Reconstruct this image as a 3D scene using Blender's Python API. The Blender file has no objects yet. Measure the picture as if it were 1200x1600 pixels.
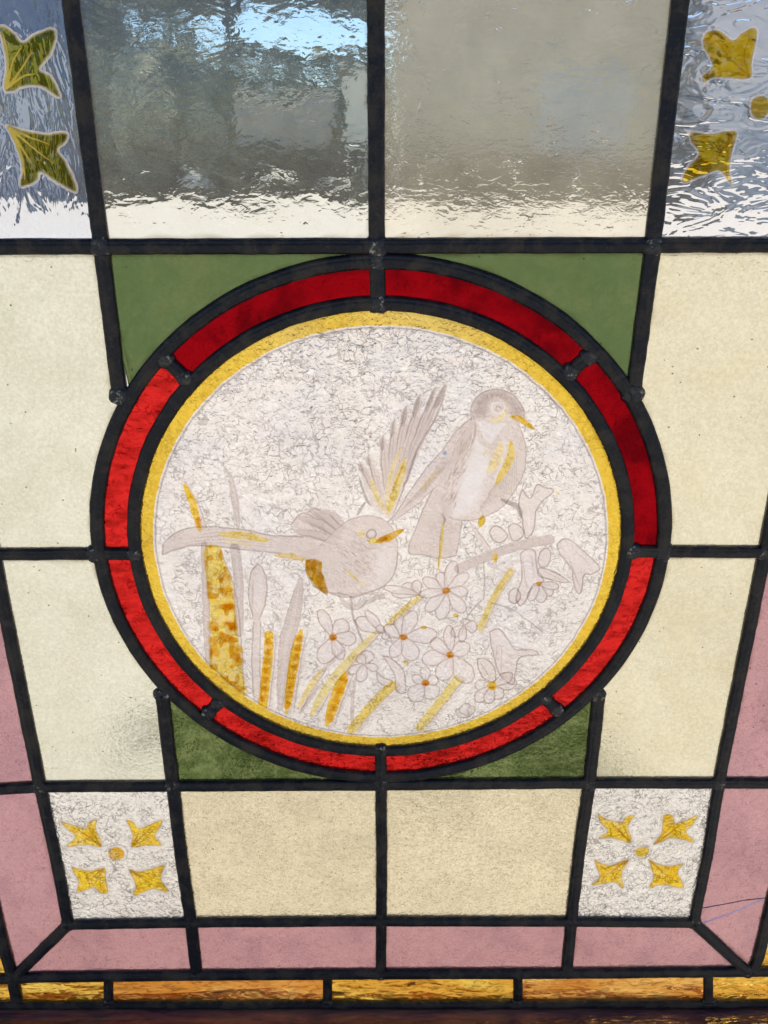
import bpy, bmesh, math, random
import numpy as np
from mathutils import Vector, noise as mnoise

R = math.radians
random.seed(7); rng = np.random.default_rng(7)
scene = bpy.context.scene

# ------------------------------------------------------------------ camera
F_PX = 1330.0; PITCH = math.atan(F_PX / 3100.0); DIST = 0.44; CAM_Z = 0.66
cam_d = bpy.data.cameras.new('camera'); cam = bpy.data.objects.new('camera', cam_d)
scene.collection.objects.link(cam); scene.camera = cam
cam.location = (0, -DIST, CAM_Z); cam.rotation_euler = (R(90) - PITCH, 0, 0)
cam_d.sensor_fit = 'VERTICAL'; cam_d.sensor_height = 36; cam_d.lens = F_PX / 1600 * 36
cam_d.clip_start = 0.01; cam_d.clip_end = 2000
cam_d.dof.use_dof = True; cam_d.dof.focus_distance = 0.475; cam_d.dof.aperture_fstop = 36

# ------------------------------------------------------------------ light
SUN_EL, SUN_AZ = 57, 38          # sun stands behind the panel, a little to the right
world = bpy.data.worlds.new('World'); scene.world = world; world.use_nodes = True
wn = world.node_tree.nodes; wl = world.node_tree.links; wn.clear()
sky = wn.new('ShaderNodeTexSky'); sky.sky_type = 'NISHITA'; sky.sun_disc = False
sky.sun_elevation = R(SUN_EL); sky.sun_rotation = R(SUN_AZ)
sky.altitude = 600; sky.air_density = 1.0; sky.dust_density = 0.05; sky.ozone_density = 5.0
bg = wn.new('ShaderNodeBackground'); bg.inputs[1].default_value = 0.10
wo = wn.new('ShaderNodeOutputWorld'); wl.new(sky.outputs[0], bg.inputs[0]); wl.new(bg.outputs[0], wo.inputs[0])
sl = bpy.data.lights.new('sun', 'SUN'); sl.energy = 3.6; sl.angle = R(0.5); sl.color = (1, 0.95, 0.88)
sun = bpy.data.objects.new('sun', sl); scene.collection.objects.link(sun)
sd = Vector((math.sin(R(SUN_AZ)) * math.cos(R(SUN_EL)), math.cos(R(SUN_AZ)) * math.cos(R(SUN_EL)), math.sin(R(SUN_EL))))
sun.rotation_euler = sd.to_track_quat('Z', 'Y').to_euler(); sun.location = (2, 6, 9)
vs = scene.view_settings; vs.view_transform = 'Standard'; vs.look = 'None'; vs.exposure = 0.68; vs.gamma = 1
cy = scene.cycles
cy.max_bounces = 16; cy.transmission_bounces = 12; cy.transparent_max_bounces = 24; cy.diffuse_bounces = 3
cy.glossy_bounces = 4; cy.caustics_refractive = True; cy.caustics_reflective = False; cy.sample_clamp_indirect = 6

# ------------------------------------------------------------------ helpers
def P(px, py, off=0.0):
    """photo pixel -> (x, z) on the panel's own plane"""
    u = (px - 600) / F_PX; v = (800 - py) / F_PX; c, s = math.cos(PITCH), math.sin(PITCH)
    dy = c + v * s; dz = -s + v * c
    return (DIST * u / dy, CAM_Z + DIST * dz / dy)
def proj(x, z):
    """(x, z) on the panel -> drawing coordinates (arrays)"""
    c, s = math.cos(PITCH), math.sin(PITCH)
    dz = z - CAM_Z; fw = DIST * c - dz * s; up = DIST * s + dz * c
    return 600 + F_PX * x / fw, 800 - F_PX * up / fw
def col(o): scene.collection.objects.link(o); return o
def tag(o, label=None, cat=None, kind=None, group=None):
    if label: o['label'] = label
    if cat: o['category'] = cat
    if kind: o['kind'] = kind
    if group: o['group'] = group
    return o
def mesh_obj(name, verts, faces, mats, parent=None, midx=None, smooth=False):
    me = bpy.data.meshes.new(name); me.from_pydata(verts, [], faces)
    for m in (mats if isinstance(mats, (list, tuple)) else [mats]): me.materials.append(m)
    if midx is not None: me.polygons.foreach_set('material_index', midx)
    if smooth: me.polygons.foreach_set('use_smooth', [True] * len(me.polygons))
    me.update()
    o = col(bpy.data.objects.new(name, me)); o.parent = parent
    return o

# ---- node helper
class NT:
    def __init__(s, name):
        s.m = bpy.data.materials.new(name); s.m.use_nodes = True; s.n = s.m.node_tree.nodes; s.l = s.m.node_tree.links
        s.n.clear(); s.out = s.n.new('ShaderNodeOutputMaterial')
    def new(s, t, **k):
        n = s.n.new(t)
        for a, b in k.items():
            if hasattr(n, a): setattr(n, a, b)
        return n
    def put(s, sock, v):
        if hasattr(v, 'is_output') or isinstance(v, bpy.types.NodeSocket): s.l.new(v, sock)
        else:
            if isinstance(v, (tuple, list)) and len(v) == 3 and sock.type == 'RGBA': v = (*v, 1)
            sock.default_value = v
    def coord(s, scale=(1, 1, 1), rot=(0, 0, 0), loc=(0, 0, 0)):
        tc = s.new('ShaderNodeTexCoord'); mp = s.new('ShaderNodeMapping')
        mp.inputs['Scale'].default_value = scale; mp.inputs['Rotation'].default_value = rot; mp.inputs['Location'].default_value = loc
        s.l.new(tc.outputs['Object'], mp.inputs['Vector']); return mp.outputs[0]
    def noise(s, vec, scale, detail=3, rough=0.5, dist=0.0, colour=False):
        n = s.new('ShaderNodeTexNoise'); s.l.new(vec, n.inputs['Vector'])
        n.inputs['Scale'].default_value = scale; n.inputs['Detail'].default_value = detail
        n.inputs['Roughness'].default_value = rough; n.inputs['Distortion'].default_value = dist
        return n.outputs['Color' if colour else 'Fac']
    def voro(s, vec, scale, feature='F1', out='Distance'):
        n = s.new('ShaderNodeTexVoronoi'); n.feature = feature; s.l.new(vec, n.inputs['Vector']); n.inputs['Scale'].default_value = scale
        return n.outputs[out]
    def math(s, op, a, b=0.0, c=0.0):
        n = s.new('ShaderNodeMath'); n.operation = op
        s.put(n.inputs[0], a); s.put(n.inputs[1], b)
        if op in ('MULTIPLY_ADD', 'SMOOTH_MIN', 'SMOOTH_MAX'): s.put(n.inputs[2], c)
        return n.outputs[0]
    def ramp(s, v, lo, hi, a=0.0, b=1.0):
        n = s.new('ShaderNodeMapRange'); n.interpolation_type = 'SMOOTHSTEP'
        s.put(n.inputs[0], v); n.inputs[1].default_value = lo; n.inputs[2].default_value = hi
        n.inputs[3].default_value = a; n.inputs[4].default_value = b; return n.outputs[0]
    def mix(s, f, a, b, blend='MIX'):
        n = s.new('ShaderNodeMix'); n.data_type = 'RGBA'; n.blend_type = blend
        s.put(n.inputs[0], f); s.put(n.inputs[6], a); s.put(n.inputs[7], b); return n.outputs[2]
    def bump(s, h, dist, strength=1.0, normal=None):
        n = s.new('ShaderNodeBump'); s.put(n.inputs['Strength'], strength); n.inputs['Distance'].default_value = dist
        s.l.new(h, n.inputs['Height'])
        if normal: s.l.new(normal, n.inputs['Normal'])
        return n.outputs[0]
    def shmix(s, f, a, b):
        n = s.new('ShaderNodeMixShader'); s.put(n.inputs[0], f); s.l.new(a, n.inputs[1]); s.l.new(b, n.inputs[2]); return n.outputs[0]
    def done(s, sh): s.l.new(sh, s.out.inputs[0]); return s.m

def bsdf(nt, base, rough=0.6, metal=0.0, normal=None, spec=0.5):
    p = nt.new('ShaderNodeBsdfPrincipled'); nt.put(p.inputs['Base Color'], base); nt.put(p.inputs['Roughness'], rough)
    p.inputs['Metallic'].default_value = metal; p.inputs['Specular IOR Level'].default_value = spec
    if normal: nt.l.new(normal, p.inputs['Normal'])
    return p.outputs[0]

# ------------------------------------------------------------------ glass
def glass_pair(name, tint, bumps, rough=0.0, haze=0.2, haze_col=None, mott=None, lines=None, specks=0.0, seed=0, clear=0.0, ior=1.5, grain=0.0, cover=False, hv=(0.65, 1.3), crinkle=None, film=1.0, sparkle=None, flecks=False):
    """front: relief glass.  back: smooth glass carrying the weathered, light-scattering film."""
    half = tuple(c ** 0.5 for c in tint); out = []
    off = (seed * 1.37, seed * 0.61, seed * 2.11)
    for side in ('front', 'back'):
        nt = NT(name + '_' + side)
        c = half
        vec = nt.coord(loc=off)
        if mott:
            c2, sc, lo, hi, aniso = mott
            mv = nt.coord(scale=aniso, loc=off)
            f = nt.ramp(nt.noise(mv, sc, 4, 0.6, 0.4), lo, hi)
            c = nt.mix(f, half, tuple(x ** 0.5 for x in c2))
        nrm = None; nrm_f = None; keep_ = None
        if cover and side == 'front':
            at = nt.new('ShaderNodeAttribute'); at.attribute_name = 'bare'; keep_ = at.outputs['Fac']
        for (sc, dist, distort, det, aniso) in bumps:
            bv = nt.coord(scale=aniso, loc=off if side == 'front' else (off[0] + 3.1, off[1], off[2]))
            nrm = nt.bump(nt.noise(bv, sc, det, 0.5, distort), dist * (1 if side == 'front' else 0.35), keep_ or 1.0, nrm)
            if side == 'back': nrm_f = nt.bump(nt.noise(nt.coord(scale=aniso, loc=off), sc, det, 0.5, distort), dist * film, 1.0, nrm_f)
        if sparkle and side == 'front':
            ssc, sdist, lo, hi = sparkle
            k = nt.ramp(nt.noise(nt.coord(loc=(off[0] + 7, off[1], off[2])), ssc * .32, 3, .65, .6), lo, hi)
            nrm = nt.bump(nt.noise(nt.coord(scale=(.8, 1, 1.2), loc=off), ssc, 2, .5, 1.2), sdist, k, nrm)
        if side == 'front':
            if crinkle:  # dark creases and white glints of bent light, put into the glass colour
                sc, dark, am = crinkle
                wn_ = nt.new('ShaderNodeVectorMath'); wn_.operation = 'SUBTRACT'; nt.l.new(nt.noise(vec, sc * .7, 2, .5, 0.5, colour=True), wn_.inputs[0]); wn_.inputs[1].default_value = (.5, .5, .5)
                w2 = nt.new('ShaderNodeVectorMath'); w2.operation = 'MULTIPLY_ADD'; nt.l.new(wn_.outputs[0], w2.inputs[0]); w2.inputs[1].default_value = (3.2 / sc,) * 3; nt.l.new(vec, w2.inputs[2]); wv = w2.outputs[0]
                l1 = nt.ramp(nt.voro(wv, sc, 'DISTANCE_TO_EDGE'), 0.01, 0.10, 1, 0)
                l1 = nt.math('MULTIPLY', l1, nt.ramp(nt.noise(vec, sc * .5, 2, .6, .5), .38, .56))
                l2 = nt.ramp(nt.math('ABSOLUTE', nt.math('SUBTRACT', nt.noise(wv, sc * 1.4, 1, .5, 1.5), .5)), 0.0, 0.035, 1, 0)
                l2 = nt.math('MULTIPLY', l2, nt.ramp(nt.noise(vec, sc * .4, 2, .6, 1.0), .46, .62))
                f = nt.math('MULTIPLY', nt.math('MAXIMUM', l1, l2), am)
                gl = nt.ramp(nt.noise(wv, sc * 1.5, 2, .5, 1.0), .56, .68)
                if keep_: f = nt.math('MULTIPLY', f, keep_); gl = nt.math('MULTIPLY', gl, keep_)
                c = nt.mix(gl, c, (1.0, 0.99, 0.96)); c = nt.mix(f, c, tuple(dark), 'MULTIPLY')
            if grain:
                gr = nt.ramp(nt.noise(vec, 560, 3, 0.7), 0.36, 0.64, 1 - grain, 1.0)
                c = nt.mix(1.0, c, gr, 'MULTIPLY')
                if flecks: pt = nt.ramp(nt.noise(nt.coord(loc=(off[0] + 5, off[1], off[2])), 430, 2, 0.5), 0.62, 0.70, 0, min(1, grain * 4))
                if flecks: c = nt.mix(pt, c, (1, 0.99, 0.95))  # sparkle dots painted near-white into the glass colour
            for (sc, w, dark, distort) in (lines or []):
                nz = nt.noise(vec, sc, 1.5, 0.5, distort)
                ln = nt.ramp(nt.math('ABSOLUTE', nt.math('SUBTRACT', nz, 0.5)), 0.0, w, 1.0, 0.0)
                msk = nt.ramp(nt.noise(vec, sc * 0.45, 2, 0.6, 0.5), 0.38, 0.60)
                fac = nt.math('MULTIPLY', ln, msk)
                if keep_: fac = nt.math('MULTIPLY', fac, keep_)
                c = nt.mix(fac, c, tuple(dark), 'MULTIPLY')
            if specks:
                vd = nt.voro(vec, 230); keep = nt.ramp(nt.noise(vec, 90, 1), 0.60, 0.62)
                sp = nt.math('MULTIPLY', nt.ramp(vd, 0.08, 0.14, 1, 0), keep)
                c = nt.mix(nt.math('MULTIPLY', sp, specks), c, (0.12, 0.09, 0.06))
        g = nt.new('ShaderNodeBsdfGlass'); g.inputs['IOR'].default_value = ior; g.inputs['Roughness'].default_value = rough
        nt.put(g.inputs['Color'], c)
        if nrm: nt.l.new(nrm, g.inputs['Normal'])
        sh = g.outputs[0]
        if clear:
            t = nt.new('ShaderNodeBsdfTransparent')
            cf = nt.ramp(nt.noise(nt.coord(scale=(1, 1, 3), loc=off), 90, 2, 0.5, 1.5), 0.45, 0.62, 0, clear)
            nt.put(t.inputs[0], c); sh = nt.shmix(cf, sh, t.outputs[0])
        if side == 'back' and haze:
            t = nt.new('ShaderNodeBsdfTranslucent')
            hn = nt.noise(vec, 34, 5, 0.65, 0.3 if hv[1] < 1.5 else 1.2)
            nt.put(t.inputs[0], haze_col or tint)
            if nrm_f: nt.l.new(nrm_f, t.inputs['Normal'])
            sh = nt.shmix(nt.ramp(hn, 0.3, 0.7, haze * hv[0], haze * hv[1]), sh, t.outputs[0])
        out.append(nt.done(sh))
    return out

ISO = (1, 1, 1)
CREAM_B = [(420, 0.00030, 0.6, 3, ISO), (60, 0.00035, 0.2, 2, ISO)]
GL = {
 'cream_l': glass_pair('cream_glass', (0.88, 0.85, 0.73), CREAM_B, 0.10, 0.30, (0.78, 0.77, 0.64), ((0.78, 0.755, 0.61), 26, 0.35, 0.75, ISO), [(560, 0.03, (0.84, 0.82, 0.76), 1.2)], 0.9, 1, grain=0.12, flecks=True),
 'cream_r': glass_pair('warm_cream_glass', (0.87, 0.82, 0.64), CREAM_B, 0.10, 0.30, (0.81, 0.75, 0.58), ((0.81, 0.745, 0.545), 24, 0.35, 0.75, ISO), [(560, 0.03, (0.84, 0.81, 0.74), 1.2)], 0.9, 2, grain=0.12, flecks=True),
 'cream_b': glass_pair('pebbled_cream_glass', (0.96, 0.87, 0.66), [(330, 0.0009, 1.2, 3, ISO), (60, 0.0004, 0.2, 2, ISO)], 0.04, 0.18, (0.92, 0.82, 0.62), ((0.84, 0.76, 0.57), 38, 0.4, 0.7, ISO), [(400, 0.045, (0.62, 0.60, 0.50), 1.6), (700, 0.05, (0.80, 0.78, 0.68), 1.0)], 0.7, 3, grain=0.12, flecks=True),
 'green_t': glass_pair('sage_green_glass', (0.150, 0.215, 0.090), [(120, 0.0002, 0.4, 2, ISO)], 0.12, 0.35, (0.14, 0.20, 0.085), ((0.19, 0.235, 0.10), 40, 0.4, 0.7, ISO), None, 0.9, 4, grain=0.10),
 'green_b': glass_pair('streaky_green_glass', (0.24, 0.30, 0.12), [(260, 0.0006, 0.8, 3, ISO)], 0.05, 0.06, (0.12, 0.18, 0.05), ((0.13, 0.18, 0.06), 60, 0.42, 0.60, (1, 1, 1.3)), [(300, 0.05, (0.40, 0.44, 0.34), 1.0)], 0.9, 5, grain=0.2),
 'red_a': glass_pair('ruby_glass', (0.33, 0.002, 0.006), [(110, 0.0003, 0.6, 2, ISO)], 0.08, 0.25, (0.26, 0.002, 0.005), ((0.13, 0.001, 0.004), 45, 0.4, 0.66, ISO), [(120, 0.03, (0.7, 0.5, 0.6), 2.5)], 0.0, 6),
 'red_b': glass_pair('rippled_red_glass', (0.78, 0.026, 0.024), [(170, 0.0014, 0.6, 2, (0.8, 1, 1.5))], 0.03, 0.16, (0.58, 0.02, 0.018), ((0.42, 0.012, 0.010), 120, 0.42, 0.64, (0.6, 1, 1.5)), [(190, 0.05, (0.55, 0.35, 0.35), 0.9)], 0.0, 7),
 'pink': glass_pair('rose_pink_glass', (0.65, 0.39, 0.425), [(200, 0.0005, 0.7, 3, (1, 1, 1.6)), (50, 0.0005, 0.2, 2, ISO)], 0.06, 0.24, (0.58, 0.33, 0.32), ((0.53, 0.315, 0.36), 24, 0.44, 0.68, (1.3, 1, 0.8)), [(380, 0.04, (0.66, 0.60, 0.62), 1.2)], 0.9, 8, grain=0.12),
 'amber': glass_pair('amber_glass', (1.0, 0.74, 0.15), [(40, 0.0060, 0.9, 1.5, (0.5, 1, 1.5))], 0.0, 0.06, (0.6, 0.33, 0.03), ((0.85, 0.46, 0.07), 40, 0.35, 0.6, (0.5, 1, 2)), None, 0.0, 9, clear=0.55),
 'amber_b': glass_pair('brown_amber_glass', (1.0, 0.64, 0.20), [(30, 0.0060, 0.6, 1.2, (0.4, 1, 1.8))], 0.0, 0.06, (0.6, 0.33, 0.05), ((0.70, 0.30, 0.06), 30, 0.35, 0.6, (0.5, 1, 2)), None, 0.0, 19, clear=0.5),
 'clear_a': glass_pair('rolled_clear_glass', (0.93, 0.94, 0.90), [(190, 0.00006, 0.9, 3, (0.75, 1, 1.4)), (75, 0.00020, 0.8, 2, (0.8, 1, 1.3)), (20, 0.0009, 0.3, 1, ISO)], 0.0, 0.05, (0.74, 0.71, 0.58), None, None, 0.0, 10, hv=(0.6, 1.5), sparkle=(150, 0.0005, 0.54, 0.70)),
 'clear_b': glass_pair('hazy_rolled_glass', (0.95, 0.92, 0.84), [(260, 0.00010, 0.7, 3, (0.7, 1, 1.5)), (80, 0.00015, 0.6, 2, (0.8, 1, 1.3)), (24, 0.0007, 0.3, 1, ISO)], 0.0, 0.22, (0.70, 0.62, 0.46), ((0.86, 0.84, 0.76), 20, 0.4, 0.7, ISO), None, 0.0, 11, hv=(0.85, 1.2), sparkle=(260, 0.00034, 0.48, 0.68)),
 'reed_l': glass_pair('vertically_rippled_glass', (0.88, 0.91, 0.98), [(60, 0.0006, 2.2, 2, (1.6, 1, 0.6))], 0.0, 0.06, (0.5, 0.53, 0.6), None, None, 0.0, 12),
 'reed_r': glass_pair('water_rippled_glass', (0.96, 0.95, 0.97), [(60, 0.0011, 1.6, 2.0, (0.6, 1, 1.6))], 0.0, 0.10, (0.6, 0.6, 0.6), None, None, 0.0, 13),
 'muff': glass_pair('pebbled_clear_glass', (0.955, 0.91, 0.86), [(200, 0.0019, 2.0, 2, ISO)], 0.0, 0.20, (0.92, 0.90, 0.86), None, None, 0.6, 14, crinkle=(172, (0.34, 0.32, 0.32), 0.78)),
 'roundel': glass_pair('crinkled_roundel_glass', (0.945, 0.885, 0.84), [(190, 0.0019, 2.2, 2, ISO)], 0.0, 0.26, (0.90, 0.86, 0.84), ((0.85, 0.80, 0.79), 18, 0.4, 0.65, ISO), None, 0.0, 15, cover=True, crinkle=(158, (0.45, 0.42, 0.41), 0.68)),
}

# ------------------------------------------------------------------ other materials
def mat_lead():
    nt = NT('aged_lead'); v = nt.coord(); v2 = nt.coord(scale=(1, 1, 1))
    a = nt.ramp(nt.noise(v, 70, 5, 0.7, 0.4), 0.44, 0.64)
    c = nt.mix(a, (0.006, 0.0065, 0.010), (0.040, 0.032, 0.025))
    b = nt.ramp(nt.noise(v, 700, 3, 0.7), 0.60, 0.75)
    c = nt.mix(nt.math('MULTIPLY', b, 0.45), c, (0.10, 0.088, 0.07))
    n = nt.bump(nt.noise(v, 130, 4, 0.6, 0.2), 0.0011); n = nt.bump(nt.noise(v, 900, 3, 0.6), 0.00012, 1, n)
    return nt.done(bsdf(nt, c, nt.ramp(a, 0, 1, 0.46, 0.66), 0.25, n, 0.32))
def mat_solder():
    nt = NT('dull_solder'); v = nt.coord()
    a = nt.ramp(nt.noise(v, 150, 4, 0.7, 0.5), 0.50, 0.66)
    c = nt.mix(a, (0.012, 0.0125, 0.016), (0.050, 0.043, 0.035))
    b = nt.ramp(nt.noise(v, 380, 3, 0.7), 0.56, 0.68); c = nt.mix(b, c, (0.26, 0.23, 0.185))
    n = nt.bump(nt.noise(v, 260, 4, 0.6, 0.4), 0.0009)
    return nt.done(bsdf(nt, c, 0.42, 0.35, n, 0.5))
def mat_wood():
    nt = NT('varnished_dark_wood'); v = nt.coord(scale=(1, 6, 6))
    a = nt.ramp(nt.noise(v, 14, 6, 0.65, 0.6), 0.35, 0.7)
    c = nt.mix(a, (0.07, 0.022, 0.028), (0.24, 0.085, 0.05))
    n = nt.bump(nt.noise(nt.coord(scale=(1, 4, 4)), 60, 4, 0.6, 0.3), 0.0007)
    return nt.done(bsdf(nt, c, 0.22, 0, n, 0.6))
def mat_simple(name, c1, c2, sc, rough=0.8, bd=0.0, metal=0, lo=0.35, hi=0.7, det=5):
    nt = NT(name); v = nt.coord()
    c = nt.mix(nt.ramp(nt.noise(v, sc, det, 0.65, 0.3), lo, hi), c1, c2)
    n = nt.bump(nt.noise(v, sc * 6, 4, 0.6), bd) if bd else None
    return nt.done(bsdf(nt, c, rough, metal, n, 0.3))
def mat_leaf(name, c1, c2):
    nt = NT(name); v = nt.coord()
    c = nt.mix(nt.ramp(nt.noise(v, 5.5, 5, 0.75), 0.40, 0.62), c1, c2)
    d = bsdf(nt, c, 0.5, 0, None, 0.4); t = nt.new('ShaderNodeBsdfTranslucent'); nt.put(t.inputs[0], c)
    return nt.done(nt.shmix(0.55, d, t.outputs[0]))
def mat_paint():
    """vitreous paint: silver stain tints what is seen through it, enamel scatters light"""
    nt = NT('fired_glass_paint')
    st = nt.new('ShaderNodeAttribute'); st.attribute_name = 'stain'
    en = nt.new('ShaderNodeAttribute'); en.attribute_name = 'enamel'
    t = nt.new('ShaderNodeBsdfTransparent'); nt.put(t.inputs[0], st.outputs['Color'])
    tr = nt.new('ShaderNodeBsdfTranslucent'); nt.put(tr.inputs[0], en.outputs['Color'])
    df = nt.new('ShaderNodeBsdfDiffuse'); nt.put(df.inputs[0], en.outputs['Color'])
    mx = nt.shmix(0.12, tr.outputs[0], df.outputs[0])
    return nt.done(nt.shmix(en.outputs['Alpha'], t.outputs[0], mx))
LEAD, SOLDER, WOOD, PAINT = mat_lead(), mat_solder(), mat_wood(), mat_paint()

# ------------------------------------------------------------------ background (seen through the glass)
def ground_mat():
    nt = NT('sunlit_pale_concrete'); v = nt.coord()
    c = nt.mix(nt.ramp(nt.noise(v, 2.2, 6, 0.65, 0.3), 0.35, 0.7), (0.55, 0.505, 0.42), (0.66, 0.615, 0.53))
    c = nt.mix(nt.ramp(nt.noise(v, 7, 5, 0.7, 0.8), 0.42, 0.70), c, (0.47, 0.425, 0.345))
    c = nt.mix(nt.ramp(nt.noise(v, 60, 5, 0.7), 0.55, 0.72), c, (0.36, 0.32, 0.25))
    return nt.done(bsdf(nt, c, 0.9, 0, nt.bump(nt.noise(v, 90, 4, 0.6), 0.003), 0.2))
gv = []; gf = []
ng = 24; ext = 400.0
xs = [math.copysign(abs(t) ** 3, t) * ext for t in np.linspace(-1, 1, ng)]
for yy in xs:
    for xx in xs: gv.append((xx, yy + 4, 0.0))
for j in range(ng - 1):
    for i in range(ng - 1): gf.append((j * ng + i, j * ng + i + 1, (j + 1) * ng + i + 1, (j + 1) * ng + i))
tag(mesh_obj('ground', gv, gf, ground_mat()), 'pale sunlit concrete ground behind the window panel', None, 'structure')

def leaves(name, mat, n, fn, size, parent=None):
    """n leaf blades at points given by fn()"""
    p = np.array([fn() for _ in range(n)]); a = rng.normal(size=(n, 3)); a /= np.linalg.norm(a, axis=1)[:, None]
    b = rng.normal(size=(n, 3)); b -= (b * a).sum(1)[:, None] * a; b /= np.linalg.norm(b, axis=1)[:, None]
    s = size * rng.uniform(0.6, 1.3, (n, 1)); a = a * s; b = b * s * 0.42
    v = np.stack([p - a, p + b, p + a, p - b], 1).reshape(-1, 3)
    f = np.arange(n * 4).reshape(-1, 4)
    return mesh_obj(name, v.tolist(), f.tolist(), mat, parent)
def box(name, x0, x1, y0, y1, z0, z1, mat, parent=None, bev=0.01):
    bm = bmesh.new(); bmesh.ops.create_cube(bm, size=1)
    for v in bm.verts: v.co = Vector(((x0 + x1) / 2 + v.co.x * (x1 - x0), (y0 + y1) / 2 + v.co.y * (y1 - y0), (z0 + z1) / 2 + v.co.z * (z1 - z0)))
    if bev: bmesh.ops.bevel(bm, geom=bm.edges[:], offset=bev, segments=2, affect='EDGES')
    me = bpy.data.meshes.new(name); bm.to_mesh(me); bm.free(); me.materials.append(mat)
    o = col(bpy.data.objects.new(name, me)); o.parent = parent; return o
def empty(name, loc=(0, 0, 0)):
    o = col(bpy.data.objects.new(name, None)); o.location = loc; o.empty_display_size = 0.1; return o

LF1 = mat_leaf('hedge_leaves', (0.10, 0.10, 0.06), (0.52, 0.50, 0.35))
LF2 = mat_leaf('tree_leaves', (0.09, 0.09, 0.055), (0.30, 0.29, 0.19))
LFD = mat_leaf('dark_hedge_leaves', (0.03, 0.032, 0.02), (0.085, 0.08, 0.05))
BARK = mat_simple('tree_bark', (0.06, 0.045, 0.03), (0.14, 0.11, 0.08), 9, 0.9, 0.01)

def hedge(x0, x1, y0, y1, h, n, mat, label, size=0.06):
    e = empty('clipped_hedge', ((x0 + x1) / 2, (y0 + y1) / 2, 0)); tag(e, label, 'hedge')
    cx, cyy = e.location.x, e.location.y
    def fn():
        x = random.uniform(x0, x1); top = h * (0.94 + 0.10 * mnoise.noise(Vector((x * 1.3, 3.1, h))))
        if random.random() < 0.35: return (x - cx, random.uniform(y0, y1) - cyy, top + random.gauss(0, .03))
        z = random.uniform(0.0, top); dpt = .22 * mnoise.noise(Vector((x * 2.6, z * 2.6, 4.4)))
        return (x - cx, (y0 + dpt + abs(random.gauss(0, .06))) - cyy, z)
    leaves('foliage', mat, n, fn, size, e)
    if True: box('branch_core', x0 + .1 - cx, x1 - .1 - cx, y0 + .16 - cyy, y1 - .05 - cyy, 0, h * .8, mat, e, 0.05)
    return e
hedge(-4.2, 0.18, 12.7, 13.6, 1.95, 15000, LF1, 'tall green hedge behind the upper left clear pane')
hedge(-2.0, -0.25, 11.75, 12.0, 0.62, 2600, LFD, 'short dark shrub row in front of the grey garden wall', 0.045)
hedge(-3.6, -0.2, 10.75, 11.0, 0.17, 2600, LFD, 'ankle high strip of dark plants added to extend the shade before the pale boulders', 0.04)  # leafy strip added to carry the dark shadow band nearer
hedge(0.25, 4.1, 11.0, 11.4, 0.56, 5000, LFD, 'low dark hedge at the foot of the beige building', 0.045)

SHR = mat_leaf('pale_olive_leaves', (0.22, 0.22, 0.15), (0.80, 0.78, 0.62))
for (sx, sy, sr, sh, lb) in [(-3.25, 12.25, .40, 1.78, 'tall rounded pale olive shrub at the left end of the hedge'), (-2.45, 12.3, .30, 1.15, 'smaller rounded pale olive shrub beside the grey garden wall')]:
    e = empty('rounded_shrub', (sx, sy, 0)); tag(e, lb, 'shrub')
    def fn():
        u = Vector((random.gauss(0, 1), random.gauss(0, 1), random.gauss(0, 1))).normalized(); k = 1 + .22 * mnoise.noise(u * 2.4 + Vector((sx, 0, 0)))
        k *= random.uniform(.86, 1.02); return (u.x * sr * k, u.y * sr * k, max(.01, sh * .54 + u.z * sh * .46 * k))
    leaves('foliage', SHR, 3200, fn, 0.045, e); box('stem', -.025, .025, -.025, .025, 0, sh * .6, BARK, e, .004)
def tree(x, y, h0, h1, rad, n, label, lean=0.0):
    e = empty('garden_tree', (x, y, 0)); tag(e, label, 'tree')
    vs_, fs_ = [], []
    def limb(pts, r0, r1, k=8):
        b = len(vs_)
        for i, p in enumerate(pts):
            r = r0 + (r1 - r0) * i / (len(pts) - 1)
            for j in range(k): vs_.append((p[0] + r * math.cos(j * 2 * math.pi / k), p[1] + r * math.sin(j * 2 * math.pi / k), p[2]))
        for i in range(len(pts) - 1):
            for j in range(k): fs_.append((b + i * k + j, b + i * k + (j + 1) % k, b + (i + 1) * k + (j + 1) % k, b + (i + 1) * k + j))
    limb([(0, 0, 0), (.04, 0, .8), (lean * .4, 0, h0), (lean, 0, (h0 + h1) / 2)], .13, .06)
    for a in range(6):
        an = a * 1.05 + .3; limb([(lean * .4, 0, h0 - .1), (lean * .4 + math.cos(an) * rad * .4, math.sin(an) * rad * .4, h0 + .4), (lean + math.cos(an) * rad * .8, math.sin(an) * rad * .8, h0 + 1.0)], .05, .015, 6)
    mesh_obj('trunk', vs_, fs_, BARK, e, smooth=True)
    cl = [(lean + random.uniform(-rad, rad), random.gauss(0, rad * .35), h0 + (h1 - h0) * random.random() ** 3, random.uniform(.25, .5)) for _ in range(120)]
    def fn():
        c = random.choice(cl); q = Vector((random.gauss(0, 1), random.gauss(0, 1), random.gauss(0, .7))).normalized() * c[3] * random.uniform(.6, 1)
        return (c[0] + q.x, c[1] + q.y, max(h0 - .12, c[2] + q.z))
    leaves('crown', LF2, n, fn, 0.075, e)
tree(-4.1, 14.4, 1.45, 5.2, 1.25, 9000, 'leafy tree left of the strip of blue sky')
tree(-2.75, 15.2, 2.84, 5.2, 2.7, 20000, 'tree whose branches hang above the strip of blue sky', 0.7)

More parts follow.
